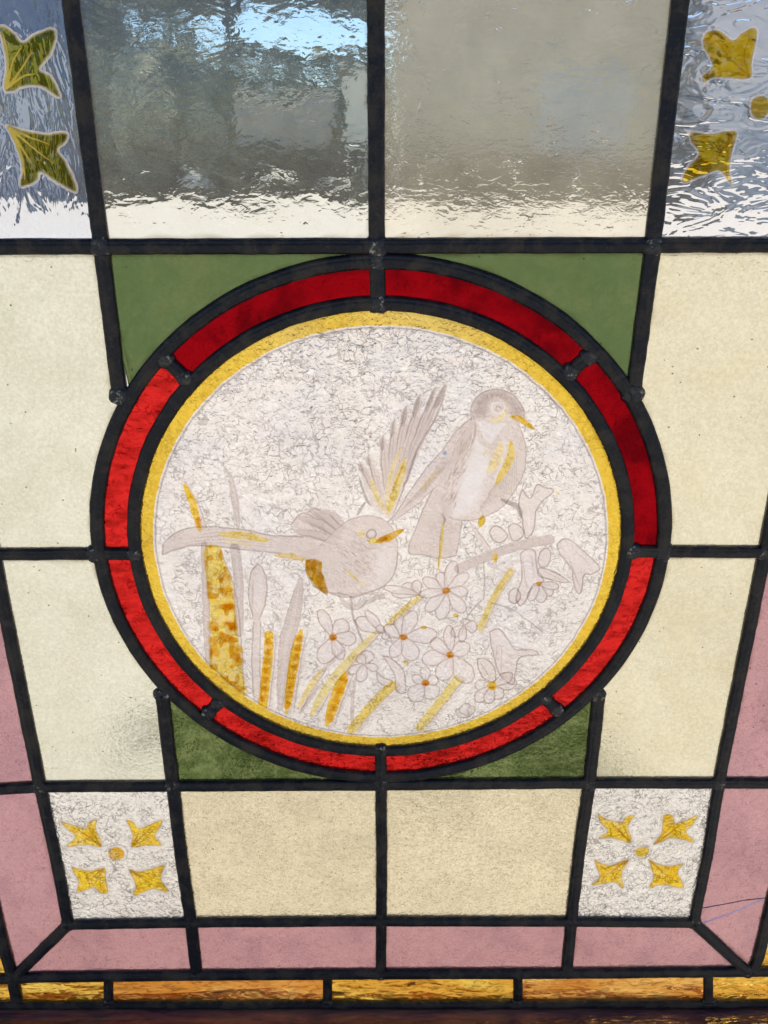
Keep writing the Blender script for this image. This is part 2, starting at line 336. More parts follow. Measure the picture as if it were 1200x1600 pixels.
def weeds():
    cs = [(random.uniform(-.30, .26), random.uniform(.31, .46), random.uniform(.006, .018)) for _ in range(26)]
    def fn():
        c = random.choice(cs); return (c[0] + random.gauss(0, .012), c[1] + random.gauss(0, .010), abs(random.gauss(0, c[2])))
    tag(leaves('ground_weeds', mat_leaf('weed_leaves', (0.09, 0.14, 0.035), (0.24, 0.30, 0.10)), 1000, fn, 0.009), 'low green weeds on the concrete just behind the window', 'weeds', 'stuff')
weeds()
RENDER_B = mat_simple('beige_render', (0.43, 0.36, 0.25), (0.53, 0.45, 0.33), 1.2, 0.9, 0.004)
RENDER_W = mat_simple('white_render', (0.66, 0.61, 0.56), (0.76, 0.70, 0.65), 1.0, 0.9, 0.004)
SLATE = mat_simple('slate_blue_boards', (0.05, 0.066, 0.115), (0.12, 0.145, 0.225), 1.5, 0.6, 0.003)
DOORM = mat_simple('pale_blue_paint', (0.36, 0.40, 0.44), (0.46, 0.49, 0.52), 1.4, 0.5, 0.002)
ROOFM = mat_simple('grey_roof', (0.10, 0.10, 0.11), (0.18, 0.17, 0.17), 3, 0.9, 0.01)
WALLG = mat_simple('grey_wall_render', (0.22, 0.19, 0.165), (0.36, 0.32, 0.28), 5, 0.9, 0.006)
WALLC = mat_simple('cream_wall_render', (0.60, 0.56, 0.45), (0.68, 0.64, 0.54), 3, 0.9, 0.006)

def building(name, x0, x1, y0, y1, h, wm, label, cat, door=None, dm=None, win=()):
    e = empty(name, ((x0 + x1) / 2, y0, 0)); tag(e, label, cat); cx = e.location.x
    box('wall', x0 - cx, x1 - cx, 0, y1 - y0, 0, h, wm, e, 0.01)
    box('roof', x0 - .15 - cx, x1 + .15 - cx, -.2, y1 - y0 + .2, h + .003, h + .14, ROOFM, e, 0.02)
    if door:
        a, b, t = door
        d = box('door', a - cx, b - cx, -.05, -.003, 0.02, t, dm, e, 0.01)
        n = 6
        for i in range(n): box('door_rail', a + .05 - cx, b - .05 - cx, -.072, -.052, .08 + i * (t - .1) / n, .08 + (i + .82) * (t - .1) / n, dm, d, 0.006)
    for (a, b, c, d2) in win:
        w = box('window', a - cx, b - cx, -.05, -.003, c, d2, RENDER_W, e, 0.008)
        box('pane', a + .06 - cx, b - .06 - cx, -.062, -.052, c + .06, d2 - .06, mat_simple('dark_window_glass', (0.03, 0.04, 0.06), (0.05, 0.07, 0.1), 1, 0.1), w, 0)
    return e
building('beige_building', 0.25, 4.05, 13.1, 17.0, 2.95, RENDER_B, 'beige rendered building with a pale blue door', 'building', (2.2, 3.55, 1.55), DOORM)
building('white_building', 4.35, 8.5, 12.4, 17.0, 2.9, RENDER_W, 'white rendered building right of the beige one', 'building', (5.0, 6.0, 1.5), DOORM, [(6.4, 7.2, 1.1, 1.9)])
building('slate_blue_shed', -9.0, -4.35, 12.6, 16.0, 2.8, SLATE, 'slate blue shed left of the tall hedge', 'shed', (-5.4, -4.7, 2.0), RENDER_W, [(-6.6, -5.8, 1.1, 1.8)])
def wall_piece(name, x0, x1, y0, y1, h, m, label, capm):
    e = empty(name, ((x0 + x1) / 2, y0, 0)); tag(e, label, 'wall'); cx = e.location.x
    box('wall_body', x0 - cx, x1 - cx, 0, y1 - y0, 0, h, m, e, 0.008); box('coping', x0 - .04 - cx, x1 + .04 - cx, -.04, y1 - y0 + .04, h + .002, h + .06, capm, e, 0.01)
wall_piece('garden_wall', -2.05, -0.7, 12.1, 12.3, 1.25, WALLG, 'grey garden wall standing in front of the hedge', WALLC)
wall_piece('gate_pier', -0.55, -0.18, 12.0, 12.3, 1.55, WALLC, 'cream gate pier between the hedge and the beige building', WALLC)

for (sx, sy, sr, sh, lb) in [(-2.45, 11.6, .30, .30, 'leftmost pale boulder added as a sunlit patch in front of the hedge'), (-1.45, 11.35, .38, .27, 'broad pale boulder added as a sunlit patch in front of the dark shrubs'), (-0.62, 11.4, .26, .30, 'pale boulder added as a sunlit patch, nearest the cream gate pier')]:  # pale stones added to give bright sun patches within the dark band
    bm = bmesh.new(); bmesh.ops.create_icosphere(bm, subdivisions=3, radius=1)
    for v in bm.verts:
        k = 1 + .28 * mnoise.noise(v.co * 1.6 + Vector((sx * 5, 0, 0))); v.co = Vector((v.co.x * sr * k, v.co.y * sr * .6 * k, max(-.02, v.co.z * sh * k)))
    me = bpy.data.meshes.new('boulder'); bm.to_mesh(me); bm.free(); me.materials.append(WALLC)
    o = col(bpy.data.objects.new('boulder', me)); o.location = (sx, sy, 0); tag(o, lb, 'boulder', None, 'pale boulders added as sunlit patches before the hedge')
# ------------------------------------------------------------------ the panel
panel = empty('stained_glass_window', (0, 0, 0))
tag(panel, 'leaded stained glass window with a painted bird roundel in a red ring', 'stained glass window')
LT = 0.0015     # half thickness of the glass

CX, CZ, RO, RI = -0.0018, CAM_Z - 1.25 + 1.0365, 0.1612, 0.1405   # ring centre and the centre radii of the two lead rings
def ang(px, py): x, z = P(px, py); return math.atan2(z - CZ, x - CX)
def arc(a0, a1, r, n=40):
    while a1 - a0 > math.pi: a1 -= 2 * math.pi
    while a1 - a0 < -math.pi: a1 += 2 * math.pi
    return [(CX + r * math.cos(a0 + (a1 - a0) * i / n), CZ + r * math.sin(a0 + (a1 - a0) * i / n)) for i in range(n + 1)]

def densify(pts, step=0.003):
    out = []
    for a, b in zip(pts[:-1], pts[1:]):
        n = max(1, int(math.hypot(b[0] - a[0], b[1] - a[1]) / step))
        for i in range(n): out.append((a[0] + (b[0] - a[0]) * i / n, a[1] + (b[1] - a[1]) * i / n))
    out.append(pts[-1]); return out
def came(pts, w, name='lead_came', closed=False, lift=0.0, label=None):
    if not closed: pts = densify(pts)
    n = len(pts); K = 15; seed = random.uniform(0, 99)
    prof = []
    for k in range(K):
        t = -1 + 2 * k / (K - 1); h = (1 - abs(t) ** 2.6) ** 0.55 * 0.0019
        h -= 0.00040 * math.exp(-((abs(t) - 0.40) / 0.09) ** 2)      # shallow milled line either side of the crown
        prof.append((t, h))
    V = []; F_ = []
    for i, p in enumerate(pts):
        a = pts[(i - 1) % n] if closed or i > 0 else p; b = pts[(i + 1) % n] if closed or i < n - 1 else p
        tx, tz = b[0] - a[0], b[1] - a[1]; L = math.hypot(tx, tz) or 1; nx, nz = -tz / L, tx / L
        q = Vector((p[0] * 60, seed, p[1] * 60)); q2 = Vector((p[0] * 260, seed + 5, p[1] * 260))
        ww = w * 0.5 * (1 + 0.035 * mnoise.noise(q)); sh = 0.00022 * mnoise.noise(q + Vector((7, 0, 0)))
        e0 = 0.00030 * mnoise.noise(q2); e1 = 0.00030 * mnoise.noise(q2 + Vector((9, 9, 9)))
        hh = 1 + 0.10 * mnoise.noise(q * 0.7 + Vector((3, 3, 3)))
        for (t, h) in prof:
            s = t * ww + sh + (e0 if t > 0 else e1) * abs(t)
            V.append((p[0] + nx * s, -(LT + h * hh + lift), p[1] + nz * s))
        for (t, h) in reversed(prof): 
            s = t * ww + sh
            V.append((p[0] + nx * s, LT + h * hh * 0.8 + lift, p[1] + nz * s))
    M = 2 * K
    for i in range(n if closed else n - 1):
        j = (i + 1) % n
        for k in range(M): F_.append((i * M + k, i * M + (k + 1) % M, j * M + (k + 1) % M, j * M + k))
    if not closed:
        F_.append(tuple(range(M))); F_.append(tuple((n - 1) * M + k for k in reversed(range(M))))
    o = mesh_obj(name, V, F_, LEAD, panel, smooth=True)
    if label: o['label'] = label
    return o
def px(*pts): return [P(*p) for p in pts]

W = 0.0081
V1 = [(84, -230), (112, 0), (159, 385), (171, 480), (187, 612)]
V2 = [(585, -230), (587, 0), (589, 385), (591, 474)]
V3 = [(1088, -230), (1062, 0), (1019, 384), (1005, 492), (989, 612)]
H1 = [(-260, 386), (0, 385), (159, 385), (589, 384), (1019, 382.5), (1200, 382), (1460, 381)]
H2L = [(-200, 864), (0, 864.5), (150, 864), (210, 864)]
H2R = [(988, 860), (1130, 861), (1194, 861), (1420, 862)]
V4 = [(-98, 386), (-9, 864), (14, 980), (64, 1228), (87, 1332), (108, 1442)]
V5 = [(1286, 383), (1194, 861), (1174, 960), (1122, 1222), (1104, 1336), (1083, 1439)]
H3 = [(-190, 1232), (0, 1231), (64, 1227), (271, 1226), (596, 1224), (920, 1221), (1122, 1221), (1400, 1223)]
V6 = [(254, 1082), (261, 1145), (271, 1226), (283, 1330), (299, 1439), (308, 1521)]
V7 = [(935, 1082), (929, 1139), (920, 1222), (904, 1330), (892, 1437), (885, 1518)]
VC = [(595, 1166), (595, 1224), (596.5, 1330), (596, 1437), (595, 1519)]
H4 = [(108, 1442), (299, 1438.5), (596, 1436.5), (892, 1437), (1083, 1439)]
H5 = [(-160, 1528), (22, 1526), (60, 1524), (308, 1521), (595, 1519), (885, 1518), (1168, 1515), (1400, 1514)]
H6 = [(-160, 1568), (600, 1566), (1400, 1564)]
DL = [(108, 1442), (24, 1524)]; DR = [(1083, 1439), (1166, 1515)]
V8 = [(-185, 864), (-64, 1228), (-11, 1400), (8, 1480), (21, 1525), (28, 1566)]
V9 = [(1370, 862), (1258, 1223), (1206, 1400), (1184, 1492), (1174, 1515)]
H0 = [(-300, -230), (1500, -230)]
for i, (path, w) in enumerate([(V1, W), (V2, W), (V3, W), (H1, W * .95), (H2L, W * .92), (H2R, W * .92), (V4, W), (V5, W * .95), (H3, W), (V6, W * 1.06),
                (V7, W * 1.02), (VC, W * .93), (H4, W * 1.0), (H5, W * 1.12), (H6, W * .8), (DL, W), (DR, W * .98), (V8, W * 1.05), (V9, W), (H0, W)]):
    came(px(*path), w, lift=0.00004 * (i + 1))
def circle(r, n=200): return [(CX + r * math.cos(2 * math.pi * i / n), CZ + r * math.sin(2 * math.pi * i / n)) for i in range(n)]
came(circle(RO), 0.0079, 'lead_ring', True, 0.0003, 'outer lead ring round the red glass')
came(circle(RI), 0.0076, 'lead_ring', True, 0.0002, 'inner lead ring holding the painted roundel')
SPK = [((259, 561), (290, 590)), ((919, 556), (889, 581)), ((341, 1097), (326, 1112)), ((850, 1089), (870, 1107))]
for a, b in SPK: came(px(a, b), W * .96, lift=0.0001)
for a in (-103, 170.3, 512, 809, 1106, 1330): came(px((a, 1521 - a * .005), (a, 1566)), W * .85, lift=0.00002)

# solder blobs at the crossings
def solder(pxp, r=0.0062, stretch=1.0):
    r *= 1.0
    x, z = P(*pxp); sd_ = random.uniform(0, 50); V = [(x, -(LT + .00225), z)]; F_ = []; rings, seg = 5, 22
    for i in range(1, rings + 1):
        t = i / rings
        for j in range(seg):
            a = 2 * math.pi * j / seg
            rr = r * t * (1 + .22 * mnoise.noise(Vector((math.cos(a) * 1.6 + sd_, math.sin(a) * 1.6, sd_))))
            h = .00225 * (1 - t ** 4) ** .5 * (1 + .10 * mnoise.noise(Vector((rr * 600 * math.cos(a), sd_, rr * 600 * math.sin(a)))))
            V.append((x + rr * math.cos(a) * stretch, -(LT + h - (.0012 if i == rings else 0)), z + rr * math.sin(a)))
    for j in range(seg): F_.append((0, 1 + j, 1 + (j + 1) % seg))
    for i in range(rings - 1):
        for j in range(seg): F_.append((1 + i * seg + j, 1 + (i + 1) * seg + j, 1 + (i + 1) * seg + (j + 1) % seg, 1 + i * seg + (j + 1) % seg))
    return mesh_obj('solder_joint', V, F_, SOLDER, panel, smooth=True)
for q, r in [((159, 385), .0058), ((589, 386), .0062), ((1019, 384), .0060), ((591, 474), .0056), ((589, 408), .005), ((150, 864), .0060), ((211, 864), .0050), ((988, 860), .0052),
             ((1036, 861), .0060), ((1194, 861), .0056), ((-9, 864), .005), ((64, 1228), .0060), ((271, 1226), .0060), ((596, 1222), .0062), ((595, 1170), .0055), ((920, 1222), .0060), ((1122, 1222), .0058),
             ((108, 1442), .0055), ((299, 1439), .0055), ((596, 1437), .0055), ((892, 1437), .0055), ((1083, 1439), .0055), ((22, 1524), .0066), ((308, 1521), .0052), ((595, 1519), .0054),
             ((885, 1518), .0052), ((1168, 1514), .0068), ((170, 1564), .0048), ((512, 1564), .0052), ((809, 1563), .0050), ((1106, 1563), .0056), ((188, 618), .0058), ((988, 614), .0062),
             ((255, 1084), .0058), ((933, 1084), .0058), ((259, 561), .0050), ((290, 590), .0050), ((919, 556), .0052), ((889, 581), .0054), ((341, 1097), .0048), ((326, 1112), .0052), ((850, 1089), .0048), ((870, 1107), .0052)]:
    solder(q, r)

# ---- panes
def inset(poly, d):
    A = sum(a[0] * b[1] - b[0] * a[1] for a, b in zip(poly, poly[1:] + poly[:1]))
    if A < 0: poly = poly[::-1]
    poly = [p for i, p in enumerate(poly) if math.hypot(p[0] - poly[i - 1][0], p[1] - poly[i - 1][1]) > 1e-5]
    n = len(poly); out = []
    for i in range(n):
        a, b, c = poly[i - 1], poly[i], poly[(i + 1) % n]
        d1 = Vector((b[0] - a[0], b[1] - a[1])).normalized(); d2 = Vector((c[0] - b[0], c[1] - b[1])).normalized()
        n1 = Vector((-d1.y, d1.x)); n2 = Vector((-d2.y, d2.x)); m = (n1 + n2)
        m = m.normalized() if m.length > 1e-4 else n1
        k = d / max(0.35, m.dot(n1)); out.append((b[0] + m.x * k, b[1] + m.y * k))
    return out
RES = []
def pane(name, poly, g, label=None, d=0.0012, tilt=0.0):
    src = inset(poly, 0)
    poly = inset(poly, d); n = len(poly)
    bm = bmesh.new()
    f = [bm.verts.new((x, -LT, z)) for x, z in poly]; b = [bm.verts.new((x, LT, z)) for x, z in poly]
    ff = bm.faces.new(f); fb = bm.faces.new(b[::-1]); fb.material_index = 1
    for i in range(n):
        q = bm.faces.new((f[i], b[i], b[(i + 1) % n], f[(i + 1) % n])); q.material_index = 0
    bm.normal_update()
    if ff.normal.y > 0: 
        for x in bm.faces: x.normal_flip()
    bmesh.ops.triangulate(bm, faces=[ff, fb])
    me = bpy.data.meshes.new(name); bm.to_mesh(me); bm.free()
    for m in GL[g]: me.materials.append(m)
    o = col(bpy.data.objects.new(name, me)); o.parent = panel
    if label: o['label'] = label
    if g.startswith(('cream', 'pink', 'green', 'clear')): RES.append((o, src))
    return o
pp = px
tl = pane('floral_pane', pp((-260, -230), (84, -230), (112, 0), (159, 385), (-260, 386)), 'reed_l', 'vertically rippled clear pane with painted yellow leaves')
pane('clear_pane', pp((84, -230), (585, -230), (587, 0), (589, 384), (159, 385), (112, 0)), 'clear_a', 'rolled clear pane through which hedge and sky show')
pane('clear_pane', pp((585, -230), (1088, -230), (1062, 0), (1019, 383), (589, 384), (587, 0)), 'clear_b', 'hazy rolled clear pane through which a beige wall shows')
tr = pane('floral_pane', pp((1088, -230), (1460, -230), (1460, 382), (1019, 383), (1062, 0)), 'reed_r', 'water rippled clear pane with painted yellow leaves')
cl_ = dict()
pane('cream_pane', pp((-98, 386), (159, 385), (171, 480), (187, 612)) + arc(ang(187, 612), ang(150, 864), RO) + pp((-9, 864)), 'cream_l', 'pale cream pane at the upper left of the ring')
pane('cream_pane', pp((-9, 864), (150, 864)) + arc(ang(150, 864), ang(254, 1082), RO) + pp((271, 1226), (64, 1227)), 'cream_l', 'pale cream pane at the lower left of the ring')
pane('cream_pane', pp((1019, 383), (1286, 383), (1194, 861), (1036, 861)) + arc(ang(1036, 861), ang(989, 612), RO) + pp((1005, 492)), 'cream_r', 'warm cream pane at the upper right of the ring')
pane('cream_pane', pp((1194, 861), (1122, 1221), (920, 1221), (935, 1082)) + arc(ang(935, 1082), ang(1036, 861), RO), 'cream_r', 'warm cream pane at the lower right of the ring')
pane('cream_pane', pp((271, 1226), (596, 1224), (596, 1437), (299, 1438)), 'cream_b', 'pebbled cream pane below the ring, left')
pane('cream_pane', pp((596, 1224), (920, 1221), (892, 1437), (596, 1437)), 'cream_b', 'pebbled cream pane below the ring, right')
pane('green_pane', pp((159, 385), (545, 384)) + arc(ang(545, 400), ang(187, 612), RO) + pp((171, 480)), 'green_t', 'sage green corner pane above the ring')
pane('green_pane', pp((1019, 383), (1005, 492), (989, 612)) + arc(ang(989, 612), ang(632, 400), RO) + pp((640, 384)), 'green_t', 'sage green corner pane above the ring')
pane('green_pane', pp((271, 1226), (254, 1082)) + arc(ang(254, 1082), ang(560, 1216), RO) + pp((560, 1224)), 'green_b', 'streaky dark green corner pane below the ring')
pane('green_pane', pp((920, 1221), (630, 1224)) + arc(ang(630, 1216), ang(935, 1082), RO), 'green_b', 'streaky dark green corner pane below the ring')
cuts = [ang(591, 474), ang(274, 576), ang(150, 864), ang(333, 1105), ang(596, 1190), ang(860, 1098), ang(1036, 861), ang(904, 568)]
for i in range(8):
    a, b = cuts[i], cuts[(i + 1) % 8]; up = i in (0, 7)
    while b < a: b += 2 * math.pi
    pane('red_pane', arc(a, b, RO) + arc(b, a, RI), 'red_a' if up or i == 6 else 'red_b', 'deep ruby red segment of the ring' if up else None)
PK = 'pink'
pane('pink_pane', pp((-185, 864), (-9, 864), (64, 1228), (-64, 1230)), PK); pane('pink_pane', pp((-64, 1230), (64, 1228), (108, 1442), (23, 1524), (-11, 1400)), PK)
pane('pink_pane', pp((108, 1442), (299, 1438), (308, 1521), (23, 1525)), PK); pane('pink_pane', pp((299, 1438), (596, 1437), (595, 1519), (308, 1521)), PK)
pane('pink_pane', pp((596, 1437), (892, 1437), (885, 1518), (595, 1519)), PK); pane('pink_pane', pp((892, 1437), (1083, 1439), (1166, 1515), (885, 1518)), PK)
crk = pane('pink_pane', pp((1122, 1222), (1258, 1223), (1206, 1400), (1174, 1515), (1083, 1439)), PK, 'pink pane with a crack across its lower part')
pane('pink_pane', pp((1194, 861), (1370, 862), (1258, 1223), (1122, 1222)), PK)
AM = [-103, 28, 170, 512, 809, 1106, 1330]
for i, (a, b) in enumerate(zip(AM[:-1], AM[1:])): pane('amber_pane', pp((a, 1521), (b, 1518), (b, 1566), (a, 1567)), 'amber_b' if i in (4, 2) else 'amber', 'browner amber pane of the bottom strip' if i in (4, 2) else None)
pane('amber_pane', pp((-120, 1400), (-11, 1400), (8, 1480), (21, 1525), (-103, 1526)), 'amber'); pane('amber_pane', pp((1206, 1400), (1330, 1400), (1330, 1515), (1174, 1515)), 'amber')
roundel = pane('painted_roundel', circle(RI - .001, 160), 'roundel', 'crinkled glass roundel painted with two birds, reeds and blossoms', d=0.0008)
fl = pane('floral_pane', pp((64, 1228), (271, 1226), (299, 1438), (108, 1442)), 'muff', 'pebbled clear pane with four painted yellow leaves, lower left')
fr = pane('floral_pane', pp((920, 1221), (1122, 1221), (1083, 1439), (892, 1437)), 'muff', 'pebbled clear pane with four painted yellow leaves, lower right')

# grey-brown cement residue along the cames, one irregular film per pane
def residue(p, poly):
    q = densify(poly + poly[:1], .0022)[:-1]
    o1 = inset(q, .0030); n = len(o1); sd_ = random.uniform(0, 90)
    cen = (sum(a[0] for a in o1) / n, sum(a[1] for a in o1) / n)
    V, F_, AL = [], [], []
    for i in range(n):
        a, b, c = o1[i - 1], o1[i], o1[(i + 1) % n]; t = Vector((c[0] - a[0], c[1] - a[1])); t = t.normalized() if t.length > 1e-7 else Vector((1, 0)); nn = Vector((-t.y, t.x))
        w = .0028 * (1 + .9 * mnoise.noise(Vector((b[0] * 90, sd_, b[1] * 90)))); al = .42 + .5 * mnoise.noise(Vector((b[0] * 140, sd_ + 9, b[1] * 140)))
        for k, f in ((0, 1.0), (.35, .55), (.7, .15), (1, 0)): V.append((b[0] + nn.x * w * k, -LT - .00006, b[1] + nn.y * w * k)); AL.append(max(0, al) * f)
    for i in range(n):
        j = (i + 1) % n
        for k in range(3): F_.append((i * 4 + k, j * 4 + k, j * 4 + k + 1, i * 4 + k + 1))
    o = mesh_obj('cement_residue', V, F_, PAINT, p)
    c1 = o.data.color_attributes.new('enamel', 'FLOAT_COLOR', 'POINT'); c1.data.foreach_set('color', np.array([(0.42, .33, .22, a * .8) for a in AL], np.float32).ravel())
    c2 = o.data.color_attributes.new('stain', 'FLOAT_COLOR', 'POINT'); c2.data.foreach_set('color', np.array([(1 - .25 * a, 1 - .35 * a, 1 - .5 * a, 1) for a in AL], np.float32).ravel())
for p_, poly_ in RES: residue(p_, poly_)

# crack in the pink pane
def strip(name, pts, w, mat, parent, y):
    V, F_ = [], []
    for i, p in enumerate(pts):
        a = pts[max(0, i - 1)]; b = pts[min(len(pts) - 1, i + 1)]; L = math.hypot(b[0] - a[0], b[1] - a[1]); nx, nz = -(b[1] - a[1]) / L, (b[0] - a[0]) / L
        ww = w * (.6 + .8 * abs(mnoise.noise(Vector((i * .7, w * 9000, 1)))))
        V += [(p[0] - nx * ww, y, p[1] - nz * ww), (p[0], y - .00012, p[1]), (p[0] + nx * ww, y, p[1] + nz * ww)]
    for i in range(len(pts) - 1):
        for k in (0, 1): F_.append((i * 3 + k, i * 3 + k + 1, i * 3 + k + 4, i * 3 + k + 3))
    return mesh_obj(name, V, F_, mat, parent)
strip('crack', densify(px((1095, 1416), (1130, 1410), (1160, 1404), (1194, 1400)), .0012), .0007, mat_simple('dark_crack', (0.05, 0.03, 0.08), (0.12, 0.07, 0.16), 300, 0.3), crk, -LT - .00008)
strip('crack', densify(px((1097, 1439), (1130, 1428), (1160, 1416), (1192, 1401)), .0012), .0013, mat_leaf('bright_crack', (0.70, 0.55, 0.80), (1.0, 0.92, 1.0)), crk, -LT - .00014)

# wooden rail below the glass
zt = P(600, 1572)[1]
def rail():
    prof = [(-.034, 0.004), (-.034, zt - .010), (-.030, zt - .004), (-.020, zt - .0015), (-.010, zt - .001), (-.0035, zt + .0005), (.0035, zt + .0005), (.014, zt - .001), (.02, zt - .01), (.02, .004)]
    V, F_ = [], []; nx_ = 60; n = len(prof)
    for i in range(nx_ + 1):
        x = -.5 + i / nx_
        for y, z in prof: V.append((x, y, z + .0004 * mnoise.noise(Vector((x * 30, y * 60, z * 60)))))
    for i in range(nx_):
        for k in range(n): F_.append((i * n + k, i * n + (k + 1) % n, (i + 1) * n + (k + 1) % n, (i + 1) * n + k))
    F_ += [tuple(range(n)), tuple(nx_ * n + k for k in reversed(range(n)))]
    o = mesh_obj('wooden_rail', V, F_, WOOD, panel); o['label'] = 'dark varnished wooden bottom rail'
rail()

# ------------------------------------------------------------------ glass painting
def spline(pts, closed=True, n=7):
    p = [np.array(q[:2], float) for q in pts]; N = len(p); out = []
    rng_ = range(N) if closed else range(N - 1)
    for i in rng_:
        p0 = p[(i - 1) % N] if closed or i > 0 else p[i]; p1 = p[i]; p2 = p[(i + 1) % N]
        p3 = p[(i + 2) % N] if closed or i < N - 2 else p[(i + 1) % N]
        for k in range(n):
            t = k / n; out.append(0.5 * ((2 * p1) + (-p0 + p2) * t + (2 * p0 - 5 * p1 + 4 * p2 - p3) * t * t + (-p0 + 3 * p1 - 3 * p2 + p3) * t ** 3))
    if not closed: out.append(p[-1])
    return np.array(out)
def segdist(X, Y, pts, closed):
    best = np.full(X.shape, 1e9); T = np.zeros(X.shape); n = len(pts); m = n if closed else n - 1
    for i in range(m):
        a = pts[i]; b = pts[(i + 1) % n]; d = b - a; L2 = d @ d + 1e-9
        t = np.clip(((X - a[0]) * d[0] + (Y - a[1]) * d[1]) / L2, 0, 1)
        dd = np.hypot(X - a[0] - t * d[0], Y - a[1] - t * d[1]); k = dd < best
        best = np.where(k, dd, best); T = np.where(k, (i + t) / m, T)
    return best, T
def inside(X, Y, pts):
    r = np.zeros(X.shape, bool); n = len(pts)
    for i in range(n):
        x1, y1 = pts[i]; x2, y2 = pts[(i + 1) % n]
        if y1 == y2: continue
        c = ((y1 > Y) != (y2 > Y)) & (X < (x2 - x1) * (Y - y1) / (y2 - y1) + x1); r ^= c
    return r
def vnoise(X, Y, s, seed=0):
    r = np.random.default_rng(seed); g = r.random((64, 64)); x = X / s + 11.3 * seed; y = Y / s + 7.7 * seed
    xi = np.floor(x).astype(int); yi = np.floor(y).astype(int); fx = x - xi; fy = y - yi; fx = fx * fx * (3 - 2 * fx); fy = fy * fy * (3 - 2 * fy)
    G = lambda a, b: g[a % 64, b % 64]
    return (G(xi, yi) * (1 - fx) + G(xi + 1, yi) * fx) * (1 - fy) + (G(xi, yi + 1) * (1 - fx) + G(xi + 1, yi + 1) * fx) * fy
LIL = (0.86, 0.785, 0.75); WHI = (0.99, 0.98, 0.99); DRK = (0.32, 0.22, 0.19); MID = (0.52, 0.42, 0.38)
YEL = (1.0, 0.70, 0.05); ORA = (0.72, 0.33, 0.012); PET = (0.93, 0.87, 0.85); PYE = (0.97, 0.84, 0.40); OLV = (0.48, 0.25, 0.01)
zstep = [0]
CG = .0005; CN = int(2 * .1405 / CG); cover = np.zeros((CN, CN))
def sm(x): x = np.clip(x, 0, 1); return x * x * (3 - 2 * x)
def paint(name, parent, ops, label=None, grid=0.00036, edge=None, opq=0.30):
    """ops drawn in order: ('fill',pts,col,a[,soft]) ('line',pts,w,col,a) ('stain',pts,col,a[,soft]) ('sline',pts,w,col,a) ('mottle',pts,col,a)"""
    allp = []
    for op in ops:
        q = op[1]; w = op[2] if op[0] in ('line', 'sline') else 3
        for p in q: allp += [(p[0] - w - 3, p[1] - w - 3), (p[0] + w + 3, p[1] + w + 3)]
    wp = [P(*p) for p in allp]; x0 = min(p[0] for p in wp); x1 = max(p[0] for p in wp); z0 = min(p[1] for p in wp); z1 = max(p[1] for p in wp)
    gx = np.arange(x0, x1 + grid, grid); gz = np.arange(z0, z1 + grid, grid); XX, ZZ = np.meshgrid(gx, gz); X, Y = proj(XX, ZZ)
    jit = (vnoise(X, Y, 9, 3) - .5) * 1.6; Xj, Yj = X + jit, Y + (vnoise(X, Y, 9, 4) - .5) * 1.6
    E_ = np.zeros(X.shape + (3,)); EA = np.zeros(X.shape); S = np.ones(X.shape + (3,))
    grain = 0.80 + 0.40 * vnoise(X, Y, 2.2, 5) * vnoise(X, Y, 14, 6) * 1.6
    for op in ops:
        kind = op[0]
        if kind in ('fill', 'stain', 'mottle'):
            pts = spline(op[1]); c = np.array(op[2]); a = op[3]; soft = op[4] if len(op) > 4 else 1.2
            d, _ = segdist(Xj, Yj, pts, True); sdv = np.where(inside(Xj, Yj, pts), d, -d); m = sm(sdv / soft * .5 + .5) * a
        else:
            pts = spline(op[1], False); w = op[2]; c = np.array(op[3]); a = op[4]; tp = op[5] if len(op) > 5 else 1
            d, T = segdist(Xj, Yj, pts, False); wid = w * .5 * ((np.sin(np.pi * np.clip(T, 0.04, .96)) ** .45) if tp == 1 else (np.clip(1 - T, .08, 1) ** .5 if tp == 2 else 1)); m = sm((wid - d) / 1.2 + .5) * a
        if kind == 'mottle': m = m * sm((vnoise(X, Y, 8.5, 21) - .50) * 7)
        if kind in ('fill', 'line'):
            m = np.clip(m * grain, 0, 1); out = m + EA * (1 - m)
            E_ = np.where(out[..., None] > 1e-4, (c * m[..., None] + E_ * (EA * (1 - m))[..., None]) / np.maximum(out, 1e-4)[..., None], E_); EA = out
        else:
            m2 = np.clip(m * (.75 + .5 * vnoise(X, Y, 5, 9)), 0, 1)[..., None]; S = S * (1 - m2 + m2 * c)
            EA = EA * (1 - m * .85)
    if parent is roundel:
        ci = ((XX - CX + .1405) / CG).astype(int); cj = ((ZZ - CZ + .1405) / CG).astype(int); ok = (ci >= 0) & (ci < CN) & (cj >= 0) & (cj < CN)
        np.maximum.at(cover, (cj[ok], ci[ok]), np.clip(EA[ok] * 1.35, 0, 1))
    S = S * (1 - EA[..., None] * 0.75 * (1 - E_ ** 1.6)); EA = EA * opq
    vis = (EA > 0.004) | (S.min(-1) < 0.985)
    if edge: vis &= np.hypot(XX - CX, ZZ - CZ) < edge
    ny, nx_ = X.shape; idx = np.arange(ny * nx_).reshape(ny, nx_)
    fq = vis[:-1, :-1] | vis[1:, :-1] | vis[:-1, 1:] | vis[1:, 1:]
    if edge: fq &= (np.hypot(XX - CX, ZZ - CZ) < edge)[:-1, :-1]
    quads = np.stack([idx[:-1, :-1][fq], idx[:-1, 1:][fq], idx[1:, 1:][fq], idx[1:, :-1][fq]], 1)
    used = np.unique(quads); remap = np.full(ny * nx_, -1); remap[used] = np.arange(len(used)); quads = remap[quads]
    zstep[0] += 1; yy = -LT - .00012 - .000012 * zstep[0]
    co = np.stack([XX.ravel()[used], np.full(len(used), yy), ZZ.ravel()[used]], 1)
    me = bpy.data.meshes.new(name); me.from_pydata(co.tolist(), [], quads.tolist()); me.materials.append(PAINT)
